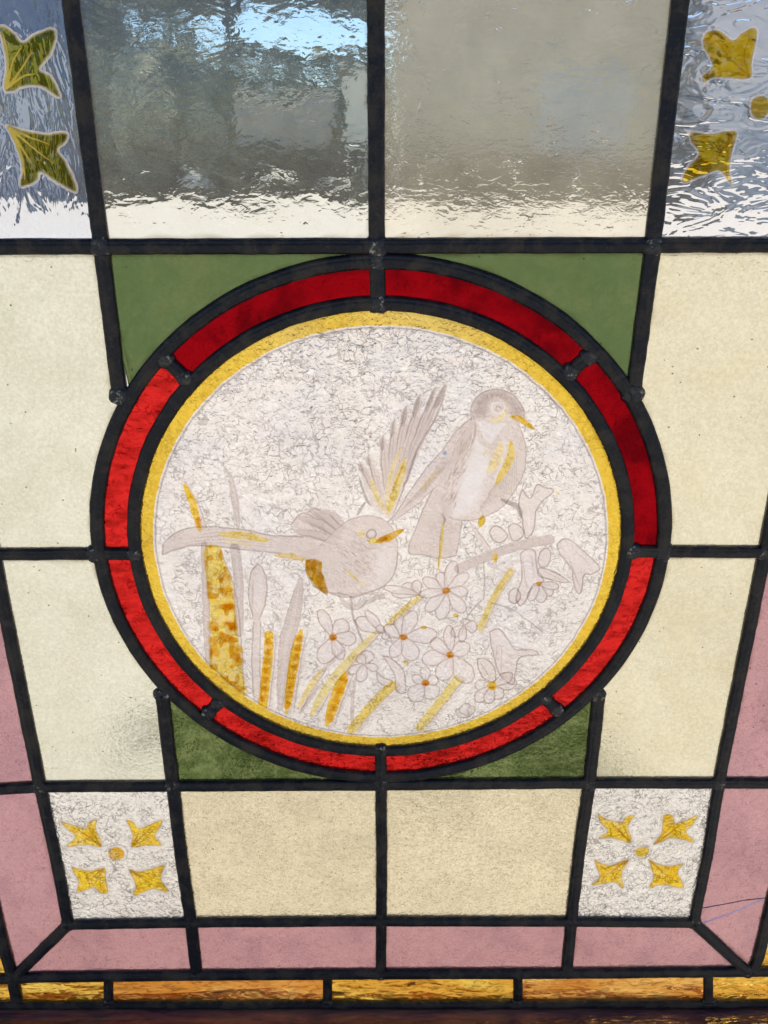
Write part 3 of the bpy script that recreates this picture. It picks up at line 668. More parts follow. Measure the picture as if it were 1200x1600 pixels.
    a1 = me.color_attributes.new('enamel', 'FLOAT_COLOR', 'POINT'); a1.data.foreach_set('color', np.concatenate([E_.reshape(-1, 3)[used], EA.ravel()[used][:, None]], 1).astype(np.float32).ravel())
    a2 = me.color_attributes.new('stain', 'FLOAT_COLOR', 'POINT'); a2.data.foreach_set('color', np.concatenate([S.reshape(-1, 3)[used], np.ones((len(used), 1))], 1).astype(np.float32).ravel())
    o = col(bpy.data.objects.new(name, me)); o.parent = parent
    if label: o['label'] = label
    return o
EA_ = .62
def petal_ops(c, tip, w):
    c = np.array(c, float); t = np.array(tip, float); d = t - c; L = np.linalg.norm(d); u = d / L; n = np.array([-u[1], u[0]])
    out = [c + n * w * .10, c + u * L * .3 + n * w * .34, c + u * L * .65 + n * w * .52, c + u * L * .92 + n * w * .30, t, c + u * L * .92 - n * w * .30, c + u * L * .65 - n * w * .52, c + u * L * .3 - n * w * .34, c - n * w * .10]
    o = [tuple(p) for p in out]
    return [('fill', o, PET, EA_ * 1.15), ('fill', [tuple(c + u * L * .2), tuple(c + u * L * .6 + n * w * .25), tuple(t - u * 2.5), tuple(c + u * L * .6 - n * w * .25)], WHI, .65, 4),
            ('line', o, 1.6, MID, .8, 0), ('line', [tuple(c + u * L * .12), tuple(c + u * L * .6 + n * w * .06)], 1.3, MID, .4)]
def flower(c, tips, dot=6.5, dcol=ORA, label=None):
    ops = []
    for (x, y, w) in tips: ops += petal_ops(c, (x, y), w)
    if dot: ops += [('stain', [(c[0] + dot * math.cos(a), c[1] + dot * .85 * math.sin(a)) for a in np.linspace(0, 6.28, 9)[:-1]], dcol, 1.0), ('sline', [(c[0] - dot * .6, c[1] + 2), (c[0] + dot * .6, c[1] + 2)], 3, (0.6, .35, .1), .8)]
    return paint('painted_flower', roundel, ops, label)

# gold border and its fine line
def ringpts(r, n): return [tuple(float(v) for v in proj(np.float64(CX + r * math.cos(t)), np.float64(CZ + r * math.sin(t)))) for t in np.linspace(0, 2 * math.pi, n + 1)[:-1]]
def gold_border():
    nr, ns = 26, 1100; r0, r1 = .1268, RI - .0009; V = []; E_, S = [], []
    ts = np.linspace(0, 2 * np.pi, ns + 1)[:-1]; rs = np.linspace(r0, r1, nr)
    TT, RR = np.meshgrid(ts, rs); XX = CX + RR * np.cos(TT); ZZ = CZ + RR * np.sin(TT); X, Y = proj(XX, ZZ)
    Rj = RR + (vnoise(X, Y, 14, 31) - .5) * .0006
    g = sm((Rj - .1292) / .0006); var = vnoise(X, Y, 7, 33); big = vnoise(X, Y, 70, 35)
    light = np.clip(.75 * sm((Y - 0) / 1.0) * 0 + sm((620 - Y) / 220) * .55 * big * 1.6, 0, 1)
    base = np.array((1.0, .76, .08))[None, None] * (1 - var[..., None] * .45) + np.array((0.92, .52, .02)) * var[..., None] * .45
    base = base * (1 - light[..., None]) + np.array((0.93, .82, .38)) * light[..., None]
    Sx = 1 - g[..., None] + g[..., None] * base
    ln = np.exp(-((Rj - .1283) / .00045) ** 2) * .75; EAx = ln + g * .08
    Ex = np.broadcast_to(np.array(MID), X.shape + (3,)) * 1.0
    idx = np.arange(nr * ns).reshape(nr, ns); a = idx[:-1]; b = idx[1:]
    q = np.stack([a.ravel(), np.roll(a, -1, 1).ravel(), np.roll(b, -1, 1).ravel(), b.ravel()], 1)
    co = np.stack([XX.ravel(), np.full(nr * ns, -LT - .00010), ZZ.ravel()], 1)
    me = bpy.data.meshes.new('gold_border'); me.from_pydata(co.tolist(), [], q.tolist()); me.materials.append(PAINT)
    a1 = me.color_attributes.new('enamel', 'FLOAT_COLOR', 'POINT'); a1.data.foreach_set('color', np.concatenate([Ex.reshape(-1, 3), EAx.reshape(-1, 1)], 1).astype(np.float32).ravel())
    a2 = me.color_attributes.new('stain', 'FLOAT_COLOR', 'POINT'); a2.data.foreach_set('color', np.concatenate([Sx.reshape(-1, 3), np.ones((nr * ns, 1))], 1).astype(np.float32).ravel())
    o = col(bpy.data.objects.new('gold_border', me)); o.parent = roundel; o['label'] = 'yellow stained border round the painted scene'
gold_border()
ED = .1300
def blade(pts, w, kind='enamel', label=None, mott=False, name='painted_leaf', tp=1, halo=True, c=YEL):
    ops = []
    if kind == 'enamel': ops = [('line', pts, w, MID, .55, tp), ('line', pts, w * .78, LIL, EA_, tp), ('line', pts, w * .25, WHI, .3, tp)]
    else:
        if halo: ops.append(('line', [(p[0] + 3.5, p[1] + 1) for p in pts], w * 1.45, LIL, .5, tp)); ops.append(('line', [(p[0] + w * .62 + 1, p[1]) for p in pts], 1.6, MID, .6, 0))
        ops.append(('sline', pts, w, c, .95, tp))
        if mott:
            a = np.array(pts[0]); b = np.array(pts[-1]); n = max(3, int(np.linalg.norm(b - a) / 15))
            for i in range(n):
                q = a + (b - a) * (i + .8) / (n + .6); ops.append(('stain', [(q[0] - w * .28, q[1] - 4), (q[0] + w * .28, q[1] - 4.5), (q[0] + w * .3, q[1] + 4), (q[0] - w * .25, q[1] + 4.5)], (0.80, .50, .05), .85, 3.5))
    return paint(name, roundel, ops, label, edge=ED)
# reeds
blade([(360, 738), (368, 780), (373, 824)], 11); blade([(367, 855), (373, 900), (374, 985)], 15, tp=0)
blade([(470, 905), (459, 960), (447, 1010), (438, 1104)], 24, label='broad pale reed blade'); blade([(320, 850), (322, 930), (327, 1040)], 11, tp=0)
paint('painted_leaf', roundel, [('line', [(286, 746), (300, 775), (320, 822)], 13, LIL, .5, 1), ('line', [(290, 750), (313, 790), (323, 822)], 1.6, MID, .6, 0), ('sline', [(289, 756), (302, 785), (313, 826)], 12, YEL, .95, 1), ('stain', [(307, 808), (315, 808), (316, 822), (310, 822)], ORA, .6, 4)], 'tip of the yellow reed above the tail', edge=ED)
big = [(320, 855), (343, 852), (350, 872), (362, 905), (368, 945), (373, 1000), (378, 1040), (385, 1085), (352, 1062), (328, 1040), (331, 1000), (328, 950), (323, 900)]
mo = [('fill', [(p[0] + 2, p[1]) for p in big], LIL, .45, 5), ('stain', big, (0.95, .76, .16), .95, 2.5), ('mottle', big, (0.80, .52, .08), .9, 3)]
for q in [(352, 900), (356, 922), (358, 945), (334, 976), (362, 976), (334, 1000), (356, 995), (372, 1014), (372, 1030), (336, 1016)]:
    mo.append(('stain', [(q[0] - 7, q[1] - 6), (q[0] + 7, q[1] - 6), (q[0] + 7, q[1] + 6), (q[0] - 6, q[1] + 6)], (0.84, .55, .07), .85, 4))
mo += [('line', [(382, 1085), (378, 1010), (370, 930), (345, 856)], 1.8, MID, .6, 0), ('line', [(336, 860), (344, 930), (345, 985)], 2, WHI, .35, 1), ('line', [(330, 914), (368, 916)], 3, WHI, .35, 1), ('line', [(331, 968), (370, 970)], 3, WHI, .35, 1)]
paint('painted_leaf', roundel, mo, 'broad mottled yellow reed blade', edge=ED)
paint('painted_seed_head', roundel, [('fill', [(402, 878), (413, 890), (418, 915), (415, 940), (406, 966), (396, 958), (389, 935), (390, 905), (394, 890)], LIL, .72), ('fill', [(403, 888), (411, 905), (411, 935), (403, 955), (399, 930), (399, 905)], WHI, .45, 4),
      ('line', [(402, 878), (413, 890), (418, 915), (415, 940), (406, 966)], 1.8, MID, .8, 0), ('line', [(402, 880), (392, 896), (389, 930), (396, 960)], 1.8, MID, .8, 0), ('line', [(396, 905), (395, 945)], 3, MID, .4),
      ('line', [(403, 962), (400, 1020), (402, 1088)], 13, LIL, .6, 0), ('line', [(397, 970), (394, 1030), (398, 1090)], 1.8, MID, .7, 0), ('line', [(408, 970), (407, 1030), (410, 1094)], 1.8, MID, .6, 0)], edge=ED)
blade([(421, 990), (418, 1040), (411, 1100)], 15, 'y', mott=True, tp=0); blade([(470, 984), (460, 1030), (448, 1110)], 16, 'y', mott=True)
blade([(503, 1044), (485, 1070), (466, 1104)], 9, 'y', c=PYE); blade([(588, 984), (545, 1030), (508, 1076), (486, 1116)], 14, 'y', c=(0.95, .85, .42)); blade([(540, 1050), (526, 1085), (511, 1130)], 18, 'y', mott=True)
blade([(613, 1069), (582, 1098), (549, 1137)], 14, 'y', c=(0.94, .76, .2), tp=0); blade([(713, 1061), (686, 1096), (656, 1133)], 14, 'y', c=(0.95, .82, .32), tp=0)
blade([(658, 928), (632, 950), (604, 974)], 9, 'y', c=(0.94, .8, .3)); blade([(797, 890), (772, 930), (750, 978)], 10, 'y', c=(0.94, .80, .3), tp=0)
for q in [[(555, 1060), (550, 1100), (552, 1130)], [(498, 1070), (470, 1110)], [(535, 1015), (505, 1045)]]: blade(q, 5, tp=0)
# branches and twigs
paint('painted_branch', roundel, [('line', [(858, 841), (810, 850), (765, 866), (716, 886)], 15, MID, .5, 0), ('line', [(858, 841), (810, 850), (765, 866), (716, 886)], 11.5, LIL, .6, 0), ('line', [(738, 820), (764, 858)], 7, LIL, .6, 0), ('line', [(742, 822), (766, 856)], 1.3, MID, .6, 0),
      ('line', [(806, 872), (790, 890), (772, 925)], 9, LIL, .5), ('line', [(772, 868), (771, 900)], 5, LIL, .5), ('sline', [(773, 862), (773, 875)], 8, YEL, .9), ('line', [(814, 806), (808, 790), (783, 779)], 8, DRK, .6), ('line', [(755, 876), (757, 905), (755, 934)], 2, DRK, .55, 0),
      ('line', [(752, 935), (738, 950), (727, 966)], 2, DRK, .55, 0), ('line', [(768, 940), (795, 948), (815, 960), (846, 984)], 1.9, DRK, .55, 0)], edge=ED)
paint('painted_branch', roundel, [('line', [(548, 930), (552, 960), (560, 985), (566, 1000)], 3.4, MID, .7, 0), ('line', [(530, 930), (553, 946), (600, 925)], 9, MID, .45), ('line', [(600, 930), (640, 952)], 2, MID, .5, 0), ('line', [(575, 935), (560, 950)], 2, DRK, .5)], edge=ED)
# blossoms
def shape(pts, extra=(), nm='painted_petal', a=.68):
    return paint(nm, roundel, [('fill', pts, PET, a), ('line', pts + [pts[0]], 1.8, MID, .85, 0)] + list(extra), edge=ED)
shape([(815, 763), (828, 777), (838, 756), (850, 760), (864, 765), (847, 782), (836, 797), (833, 825), (821, 838), (815, 808), (810, 782)], [('line', [(824, 780), (826, 830)], 2, WHI, .5), ('line', [(854, 764), (832, 790)], 2.5, WHI, .5), ('line', [(828, 777), (842, 764)], 1.4, MID, .6), ('sline', [(868, 764), (872, 770)], 5, PYE, .7)])
shape([(869, 850), (878, 841), (892, 843), (917, 865), (936, 884), (924, 894), (911, 897), (906, 925), (896, 912), (892, 887), (876, 866)], [('line', [(880, 850), (905, 880)], 7, WHI, .4), ('line', [(888, 872), (905, 915)], 1.4, MID, .6), ('line', [(895, 855), (925, 885)], 1.4, MID, .5)])
shape([(812, 862), (822, 856), (835, 860), (838, 885), (848, 905), (832, 912), (824, 930), (812, 944), (806, 930), (815, 900)], [('line', [(822, 862), (828, 905)], 6, WHI, .35), ('line', [(816, 868), (822, 920)], 1.4, MID, .5), ('line', [(830, 866), (834, 900)], 1.4, MID, .5)])
shape([(842, 862), (853, 854), (860, 862), (856, 880), (846, 884), (840, 876)]); shape([(842, 885), (862, 890), (886, 904), (880, 908), (856, 902), (840, 896)], [('line', [(845, 888), (880, 905)], 1.3, MID, .5)])
shape([(794, 924), (806, 916), (812, 930), (806, 940), (796, 936)]); shape([(764, 828), (772, 820), (784, 824), (792, 836), (780, 846), (768, 840)], [('line', [(776, 828), (784, 840)], 4, WHI, .5)]); shape([(793, 822), (803, 816), (814, 822), (816, 836), (800, 842)], [('line', [(803, 822), (808, 834)], 4, WHI, .5)])
paint('painted_bud', roundel, [('sline', [(754, 804), (750, 820)], 11, (0.85, .62, .08), .95), ('line', [(755, 806), (756, 818)], 1.5, DRK, .5, 0)], edge=ED)
shape([(764, 985), (780, 980), (792, 996), (806, 1012), (830, 1012), (840, 1020), (812, 1024), (806, 1040), (800, 1066), (780, 1050), (768, 1010)], [('line', [(776, 988), (800, 1018)], 9, WHI, .4), ('line', [(783, 1010), (783, 1050)], 1.4, MID, .5), ('line', [(775, 1005), (774, 1045)], 1.4, MID, .5), ('line', [(800, 1006), (835, 1018)], 1.4, MID, .5)])
shape([(745, 1028), (756, 1026), (772, 1040), (772, 1062), (757, 1058), (748, 1044)], [('line', [(750, 1032), (765, 1056)], 1.4, MID, .6)])
flower((768, 1069), [(806, 1062, 20), (800, 1050, 16), (742, 1068, 17), (784, 1088, 18), (742, 1092, 18), (762, 1096, 16)], 8, (0.88, .60, .06))
flower((725, 975), [(706, 990, 15), (732, 966, 16), (745, 978, 18), (720, 1000, 12)], 0)
flower((570, 1035), [(544, 1048, 13), (562, 1062, 17), (575, 1014, 22), (560, 1020, 16), (590, 1042, 12)], 0); shape([(598, 1022), (612, 1026), (630, 1045), (634, 1075), (626, 1080), (618, 1072), (616, 1050)], [('line', [(615, 1035), (626, 1068)], 5, WHI, .4)])
shape([(588, 1046), (600, 1056), (612, 1062), (606, 1070), (592, 1062)]); flower((600, 985), [(556, 965, 22), (572, 952, 14), (590, 975, 12), (604, 996, 12)], 0)
flower((560 + 95, 925), [(628, 912, 18), (612, 925, 14), (600, 915, 12), (648, 905, 16)], 0)
flower((521, 993), [(500, 950, 18), (541, 966, 24), (556, 996, 22), (503, 1033, 27), (534, 1027, 18)], label='pale five petalled blossom at the far left')
flower((630, 993), [(600, 976, 20), (622, 957, 17), (647, 952, 22), (682, 988, 24), (612, 1023, 20), (648, 1028, 26)])
flower((697, 921), [(661, 902, 17), (685, 892, 15), (709, 874, 19), (731, 894, 17), (730, 921, 16), (726, 953, 20), (687, 965, 22), (665, 952, 17), (655, 926, 14)], label='many petalled blossom below the perched bird')
flower((703, 1020), [(701, 975, 17), (732, 1004, 23), (736, 1062, 30), (689, 1060, 27), (659, 1028, 24), (674, 996, 19)]); flower((664, 1064), [(665, 1038, 15), (644, 1054, 13), (641, 1091, 25), (681, 1087, 24), (684, 1057, 15)])
flower((841, 910), [(862, 926, 17), (846, 938, 18), (826, 936, 14), (872, 914, 12)], 4.5, (0.80, .5, .05))
flower((734, 1115), [(712, 1108, 14), (722, 1098, 18), (738, 1100, 10)], 0)
for q in [(712, 958), (634, 1032), (662, 977)]: paint('painted_bud', roundel, [('sline', [(q[0] - 4, q[1]), (q[0] + 4, q[1] + 1)], 6, (0.85, .62, .08), .9)])

# ---- left bird, wings raised
ops = []
tail = [(256, 852), (272, 833), (292, 824), (330, 820), (386, 826), (428, 834), (470, 834), (500, 850), (480, 872), (440, 868), (411, 858), (355, 853), (309, 850), (272, 857), (256, 864)]
ops += [('fill', tail, LIL, .78)]
for k in range(9): ops.append(('line', [(268 + k * 6, 858 - k * 3.6), (330 + k * 4, 848 - k * 2.6), (440, 856 - k * 1.8)], 1.2, MID if k % 2 else WHI, .40))
ops += [('line', [(256, 864), (257, 848), (272, 833), (292, 824), (330, 820), (386, 826), (428, 834), (474, 836)], 1.9, DRK, .55, 0), ('line', [(256, 864), (280, 855), (309, 850), (355, 853), (411, 859), (440, 862)], 1.9, DRK, .5, 0),
        ('sline', [(344, 832), (385, 835), (420, 842)], 12, (0.90, .70, .12), .85), ('sline', [(350, 842), (395, 849)], 6, PYE, .6), ('sline', [(432, 866), (455, 866), (482, 874)], 9, (0.86, .66, .2), .8)]
feath = [(456, 816), (466, 804), (478, 800), (490, 792), (500, 792), (514, 800), (530, 818), (520, 842), (480, 838)]
ops += [('fill', feath, LIL, .72), ('line', [(456, 816), (466, 804), (478, 800), (498, 812), (514, 842)], 2, DRK, .45, 0), ('line', [(482, 798), (492, 792), (508, 804), (524, 824)], 2, DRK, .45, 0)]
for k in range(6): ops.append(('line', [(476 + k * 5, 806 - k * 1.5), (500 + k * 5, 832 - k * 2)], 2.0, MID, .5))
for (a, b, w) in [((532, 838), (470, 806), 14), ((534, 830), (486, 795), 13), ((540, 824), (508, 796), 11), ((530, 848), (462, 828), 13)]:
    m_ = ((a[0] + b[0]) / 2 + 2, (a[1] + b[1]) / 2 - 4)
    ops += [('line', [a, m_, b], w, DRK, .42, 1), ('line', [a, m_, b], w * .82, LIL, .85, 1), ('line', [(a[0], a[1] + 2), (m_[0] - 2, m_[1] + 4), (b[0] + 6, b[1] + 4)], 2.2, DRK, .4, 1)]
tips = [(696, 601, 15), (680, 606, 12), (657, 616, 14), (636, 633, 14), (617, 654, 13), (599, 679, 14), (576, 709, 12), (563, 721, 12)]
wing = [(608, 806), (585, 792), (574, 770), (566, 740), (572, 730), (582, 745), (594, 730), (600, 700), (612, 690), (622, 670), (636, 660), (650, 650), (664, 640), (676, 640), (664, 675), (650, 706), (640, 740), (622, 786)]
ops += [('fill', wing, LIL, .74, 3)]
for (x, y, w) in tips:
    bx_, by_ = 606 + (x - 606) * .30, 800 + (y - 800) * .30
    ops += [('line', [(bx_, by_), ((bx_ + x) / 2 - 1, (by_ + y) / 2), (x, y)], w, LIL, .8, 1), ('line', [(bx_ - 3, by_), ((bx_ + x) / 2 - w * .4, (by_ + y) / 2), (x - 1, y - 1)], 2.0, DRK, .55, 1),
            ('line', [(x - 3, y + 3), (x - (x - 606) * .16 - 3, y + (800 - y) * .18)], w * .6, DRK, .38, 1), ('line', [(bx_, by_), (x, y)], 1.2, MID, .55, 1)]
ops += [('line', [(697, 601), (686, 640), (668, 672), (650, 706), (634, 750), (615, 800)], 3.2, DRK, .50, 1), ('line', [(650, 705), (640, 735), (630, 760)], 4, DRK, .4, 1), ('line', [(562, 745), (572, 775), (580, 788)], 4.5, DRK, .55, 1), ('line', [(571, 782), (558, 802)], 5, DRK, .55, 1),
        ('sline', [(633, 716), (622, 750), (606, 800)], 13, (0.90, .74, .18), .85, 1), ('sline', [(626, 700), (610, 740), (603, 790)], 8, PYE, .7, 1), ('sline', [(580, 748), (590, 775), (602, 798)], 10, PYE, .8, 1), ('sline', [(632, 718), (612, 770)], 3, (0.80, .55, .06), .8, 1)]
body = [(500, 850), (520, 832), (536, 816), (556, 806), (580, 804), (604, 812), (617, 832), (622, 862), (618, 888), (608, 905), (592, 917), (564, 927), (540, 930), (516, 924), (500, 905), (490, 880), (470, 864)]
ops += [('fill', body, LIL, .78), ('fill', [(590, 860), (612, 856), (618, 876), (606, 900), (580, 915), (585, 885)], WHI, .6, 10), ('line', body[7:15], 1.8, DRK, .55, 0), ('line', body[:9], 1.5, MID, .6, 0)]
for k in range(80):
    a = random.uniform(0, 6.28); r = random.uniform(4, 40); x = 556 + r * math.cos(a); y = 868 + r * 1.05 * math.sin(a); ops.append(('line', [(x, y), (x + random.uniform(4, 10), y + random.uniform(2, 9))], 1.2, MID, .45))
for k in range(14): ops.append(('line', [(508 + k * 6, 922 + (k % 3)), (530 + k * 5, 932 - abs(k - 6) * 1.2)], 1.6, DRK, .35))
gp = [(480, 872), (502, 874), (504, 892), (509, 908), (512, 925), (500, 919), (487, 905), (479, 889)]
ops += [('stain', gp, (0.62, .36, .02), 1.0), ('mottle', gp, (0.7, .5, .3), .6), ('line', [(478, 886), (487, 908), (511, 927)], 2, DRK, .5, 0)]
ops += [('sline', [(540, 887), (552, 898), (560, 906)], 3.5, (0.88, .74, .25), .9), ('sline', [(562, 909), (572, 907)], 3, PYE, .9), ('sline', [(560, 828), (570, 833)], 9, PYE, .9), ('line', [(588, 832), (584, 826), (577, 826), (573, 832), (577, 838), (585, 838), (588, 832)], 1.8, DRK, .7, 0),
        ('line', [(578, 832), (583, 832)], 5, WHI, .9), ('sline', [(576, 844), (590, 842)], 9, (0.92, .78, .2), .95), ('sline', [(589, 844), (606, 838), (629, 825)], 11, (0.80, .50, .04), 1.0, 1), ('sline', [(594, 842), (606, 839)], 6, ORA, .8), ('line', [(560, 838), (568, 850), (585, 855), (600, 848)], 1.4, MID, .5)]
paint('painted_bird', roundel, ops, 'painted bird with raised wing and long tail, left', edge=ED)

# ---- right bird, perched
ops = []
tl_ = [(676, 762), (655, 808), (638, 858), (662, 864), (686, 870), (712, 866), (716, 840), (722, 806), (700, 780)]
ops += [('fill', tl_, LIL, .84), ('line', tl_[:6], 1.8, DRK, .5, 0), ('line', [(712, 866), (717, 838), (721, 810)], 1.8, DRK, .4, 0), ('line', [(690, 800), (694, 808), (692, 818)], 4, DRK, .6), ('sline', [(693, 812), (689, 850), (684, 888)], 4.5, (0.84, .66, .14), .95), ('line', [(690, 815), (684, 884)], 1.3, DRK, .5)]
wg = [(738, 650), (712, 672), (690, 702), (664, 732), (640, 765), (618, 800), (606, 813), (622, 806), (650, 788), (672, 766), (690, 752), (706, 730), (730, 700)]
ops += [('fill', wg, LIL, .8), ('line', wg[:7], 1.8, DRK, .5, 0), ('line', wg[7:11], 1.5, MID, .6, 0), ('sline', [(688, 730), (655, 765)], 9, PYE, .45)]
for k in range(10): ops.append(('line', [(622 + k * 4, 800 - k * 3), (668 + k * 4, 748 - k * 3), (700 + k * 3, 702 + k)], 1.3, MID, .4))
bd = [(735, 655), (736, 634), (748, 616), (766, 608), (788, 609), (806, 620), (818, 640), (818, 652), (810, 660), (818, 685), (821, 712), (816, 740), (804, 764), (786, 788), (762, 803), (730, 811), (702, 806), (688, 790), (680, 765), (690, 740), (706, 705), (722, 676)]
ops += [('fill', bd, LIL, .80), ('line', bd[:8], 1.8, DRK, .6, 0), ('line', bd[8:17], 1.6, MID, .7, 0),
        ('fill', [(740, 645), (746, 620), (766, 610), (792, 612), (815, 634), (816, 648), (800, 646), (792, 630), (776, 622), (762, 630), (758, 650)], MID, .55, 6),
        ('fill', [(748, 657), (768, 661), (789, 661), (776, 678), (764, 692), (754, 680)], WHI, .85, 2), ('fill', [(740, 678), (752, 692), (760, 700), (742, 712)], WHI, .8, 3),
        ('fill', [(738, 705), (760, 706), (766, 722), (756, 752), (744, 785), (722, 804), (706, 804), (714, 770), (722, 740)], WHI, .95, 9)]
for k in range(90):
    t = random.random(); x = 700 + t * 30 + random.uniform(-14, 8); y = 790 - t * 110 + random.uniform(-14, 14); ops.append(('line', [(x, y), (x + random.uniform(2, 7), y - random.uniform(6, 13))], 1.2, MID, .5))
for k in range(16): ops.append(('line', [(746 + k * 4, 800 - k * 2.6), (768 + k * 2.6, 760 - k * 4)], 1.6, MID, .4))
for k in range(20): a = random.uniform(2.4, 6.6); ops.append(('line', [(776 + 28 * math.cos(a), 640 + 22 * math.sin(a)), (776 + 36 * math.cos(a + .15), 640 + 28 * math.sin(a + .15))], 1.2, DRK, .3))
ops += [('sline', [(798, 690), (796, 715), (776, 752)], 13, (0.92, .72, .12), .9, 1), ('sline', [(782, 690), (775, 715), (763, 735)], 15, PYE, .75, 1), ('line', [(790, 692), (782, 725), (768, 755)], 3, WHI, .6), ('sline', [(762, 696), (755, 712)], 7, PYE, .4),
        ('line', [(788, 637), (785, 629), (777, 627), (769, 631), (768, 640), (775, 645), (784, 643), (788, 637)], 2.2, WHI, .9, 0), ('line', [(783, 638), (778, 633), (773, 637), (777, 641)], 1.6, DRK, .6, 0), ('sline', [(790, 632), (790, 642), (778, 650)], 4, PYE, .9), ('sline', [(766, 653), (776, 655), (786, 648)], 8, (0.95, .88, .55), .9),
        ('sline', [(798, 649), (812, 653), (833, 668)], 9, (0.82, .55, .05), 1.0, 1), ('line', [(800, 653), (815, 660)], 1.5, DRK, .5), ('line', [(736, 640), (742, 670), (734, 700)], 4, MID, .5), ('fill', [(692, 703), (696, 703), (697, 708), (692, 708)], (0.25, .5, .72), .95, 1.5)]
paint('painted_bird', roundel, ops, 'painted perched bird with pale breast, right', edge=ED)

# ---- yellow leaves painted on the four floral panes
def motif(parent, pts, c=(1.0, .74, .06), halo=True, veins=None, grey=False):
    cx_ = sum(p[0] for p in pts) / len(pts); cy_ = sum(p[1] for p in pts) / len(pts)
    if grey: ops = [('line', pts + [pts[0]], 7, (.97, .90, .93), .95, 0)]
    else: ops = [('line', pts + [pts[0]], 7, WHI, .8, 0)]
    ops += [('stain', pts, c, 1.0, 1.3), ('mottle', pts, (.88, .72, .35), .5, 2)]
    for v in (veins or []): ops.append(('line', v, 5 if grey else 2.2, (0.95, .68, .12) if grey else (0.58, .32, .02), .85 if grey else .6, 2))
    ops.append(('line', pts + [pts[0]], 2.4 if grey else 1.6, (0.95, .72, .16) if grey else (0.72, .48, .08), .75 if grey else .5, 0))
    return paint('painted_leaf', parent, ops, opq=.8 if grey else .5)
def z6(o, q, s=5): return [(o[0] + x / s, o[1] + y / s) for x, y in q]
A = (60, 1220); B = (890, 1220)
for q in [[(185, 300), (280, 325), (370, 355), (400, 310), (460, 285), (455, 360), (500, 490), (370, 480), (232, 495), (300, 420), (240, 360)],
          [(695, 290), (750, 310), (795, 350), (880, 325), (968, 290), (940, 370), (915, 420), (970, 480), (860, 485), (738, 495), (745, 400)],
          [(272, 660), (340, 670), (420, 685), (520, 665), (530, 740), (548, 850), (500, 855), (440, 815), (312, 848), (325, 770), (290, 700)],
          [(720, 680), (800, 690), (880, 670), (990, 645), (965, 720), (985, 790), (1018, 850), (900, 825), (755, 875), (765, 790)]]:
    z = z6(A, q); c = (sum(p[0] for p in z) / len(z), sum(p[1] for p in z) / len(z)); root = min(z, key=lambda p: (p[0] - 184) ** 2 + (p[1] - 1329) ** 2)
    motif(fl, z, veins=[[root, (c[0] + dx, c[1] + dy)] for dx, dy in ((-8, -6), (6, 8), (0, 0), (10, -8))])
for q in [[(215, 240), (290, 285), (400, 305), (430, 270), (492, 248), (450, 340), (470, 458), (330, 425), (220, 428), (290, 370), (240, 310)],
          [(725, 258), (790, 250), (815, 310), (900, 290), (990, 250), (950, 320), (900, 380), (965, 458), (790, 425), (655, 478), (710, 390)],
          [(185, 600), (240, 625), (330, 640), (450, 600), (400, 700), (410, 818), (340, 770), (175, 795), (230, 720)],
          [(615, 600), (700, 640), (800, 640), (875, 632), (835, 690), (880, 812), (720, 790), (615, 815), (650, 720)]]:
    z = z6(B, q); c = (sum(p[0] for p in z) / len(z), sum(p[1] for p in z) / len(z)); root = min(z, key=lambda p: (p[0] - 1001) ** 2 + (p[1] - 1327) ** 2)
    motif(fr, z, veins=[[root, (c[0] + dx, c[1] + dy)] for dx, dy in ((-8, -6), (6, 8), (0, 0), (10, -8))])
def dotp(parent, c, rx, ry, colr, halo=0):
    e = [(c[0] + rx * math.cos(a), c[1] + ry * math.sin(a)) for a in np.linspace(0, 6.28, 11)[:-1]]
    paint('painted_dot', parent, [('fill', [(c[0] + (p[0] - c[0]) * 1.25 + halo, c[1] + (p[1] - c[1]) * 1.25 - halo * .5) for p in e], WHI, .6, 2), ('line', [(c[0] + (p[0] - c[0]) * 1.25 + halo, c[1] + (p[1] - c[1]) * 1.25 - halo * .5) for p in e + e[:1]], 1.4, MID, .5, 0), ('stain', e, colr, 1.0)])
dotp(fl, (184, 1330), 12, 10, (0.85, .52, .03), 2.5); dotp(fr, (1002, 1327), 11, 8, (0.90, .66, .06))
gl1 = [(0, 44), (10, 43), (24, 53), (38, 67), (60, 54), (88, 48), (84, 80), (64, 108), (82, 120), (96, 152), (70, 137), (45, 134), (12, 143), (14, 100), (8, 66)]
motif(tl, gl1, (0.62, .58, .07), grey=True, veins=[[(14, 138), (22, 100), (38, 72)], [(14, 138), (34, 112), (52, 84)], [(14, 138), (40, 120), (60, 116)], [(14, 138), (14, 80), (6, 50)]])
gl2 = [(14, 197), (40, 204), (74, 210), (106, 208), (104, 222), (92, 235), (108, 258), (122, 298), (96, 287), (66, 268), (60, 282), (36, 290), (38, 262), (30, 232)]
motif(tl, gl2, (0.60, .52, .05), grey=True, veins=[[(18, 202), (44, 222), (86, 256)], [(18, 202), (38, 232), (52, 256)], [(18, 202), (50, 215), (80, 226)], [(18, 202), (36, 240), (42, 280)]])
dotp(tl, (-6, 171), 9, 15, (0.5, .42, .06))
gr = [(1098, 58), (1106, 50), (1122, 50), (1142, 64), (1158, 52), (1178, 46), (1176, 70), (1170, 98), (1168, 122), (1140, 122), (1112, 122), (1098, 128), (1096, 120), (1110, 106), (1106, 90), (1097, 74)]
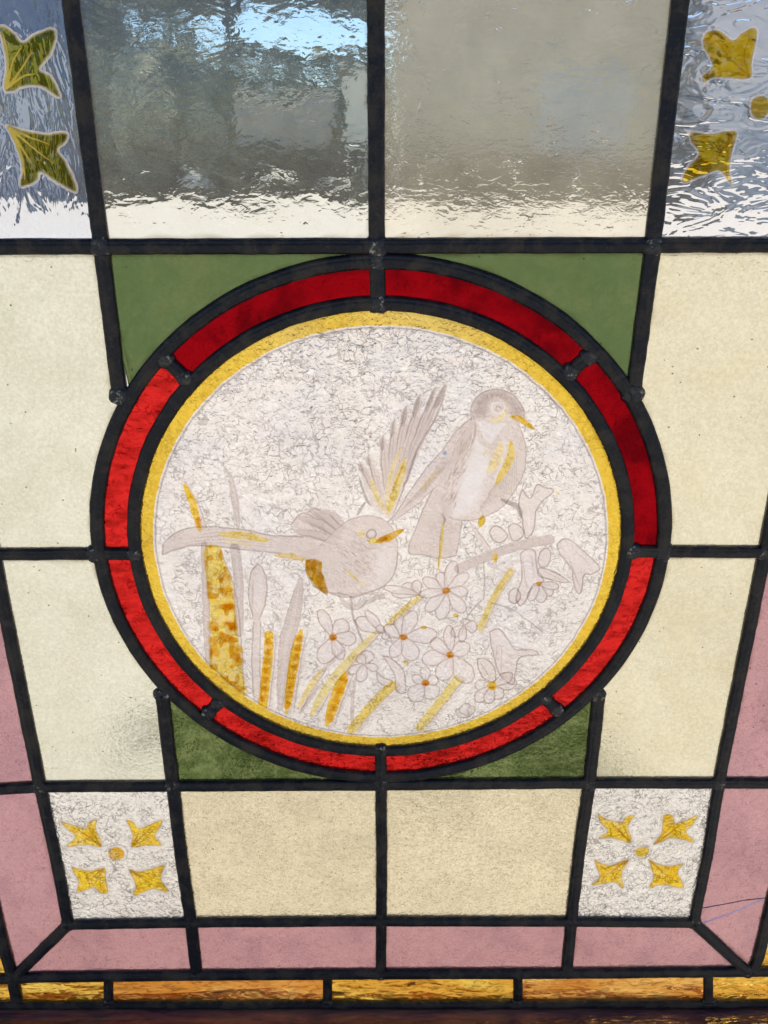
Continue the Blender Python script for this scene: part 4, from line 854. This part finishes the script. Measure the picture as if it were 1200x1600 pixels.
motif(tr, gr, (0.90, .62, .03), veins=[[(1168, 120), (1140, 95), (1118, 66)], [(1168, 120), (1160, 90), (1168, 58)], [(1166, 120), (1130, 112), (1102, 124)]]); gr2 = [(1076, 207), (1105, 210), (1146, 205), (1142, 230), (1136, 262), (1138, 286), (1122, 266), (1100, 272), (1066, 284), (1070, 264), (1090, 242), (1078, 222)]
motif(tr, gr2, (0.88, .62, .03), veins=[[(1144, 208), (1120, 230), (1082, 212)], [(1144, 208), (1118, 245), (1074, 276)], [(1144, 208), (1132, 250), (1134, 280)]]); dotp(tr, (1184, 168), 15, 18, (0.82, .52, .02))
# the roundel itself: crinkled where bare, filled and smooth under the fired paint
def rebuild_roundel():
    R0 = RI - .001; n = CN; idx = np.arange(n * n).reshape(n, n); g = (np.arange(n) + .5) * CG - .1405; XX, ZZ = np.meshgrid(g, g); rr = np.hypot(XX, ZZ) < R0
    f = rr[:-1, :-1] & rr[1:, 1:] & rr[1:, :-1] & rr[:-1, 1:]
    q = np.stack([idx[:-1, :-1][f], idx[:-1, 1:][f], idx[1:, 1:][f], idx[1:, :-1][f]], 1); used = np.unique(q); rm = np.full(n * n, -1); rm[used] = np.arange(len(used)); q = rm[q]
    co = np.stack([XX.ravel()[used] + CX, np.full(len(used), -LT), ZZ.ravel()[used] + CZ], 1)
    b = [(CX + R0 * math.cos(2 * math.pi * i / 96), LT, CZ + R0 * math.sin(2 * math.pi * i / 96)) for i in range(96)]
    m = len(used); me = bpy.data.meshes.new('painted_roundel'); me.from_pydata(co.tolist() + b, [], q.tolist() + [tuple(m + i for i in reversed(range(96)))])
    for x in GL['roundel']: me.materials.append(x)
    me.polygons[len(q)].material_index = 1
    c = cover; c = (c + np.roll(c, 1, 0) + np.roll(c, -1, 0) + np.roll(c, 1, 1) + np.roll(c, -1, 1)) / 5
    c = np.maximum(c, ((np.hypot(XX, ZZ) > .1285) * .45))
    a = me.attributes.new('bare', 'FLOAT', 'POINT'); a.data.foreach_set('value', np.concatenate([1 - c.ravel()[used], np.ones(96)]).astype(np.float32))
    roundel.data = me
rebuild_roundel()
print('verts', sum(len(o.data.vertices) for o in scene.objects if o.type == 'MESH'))
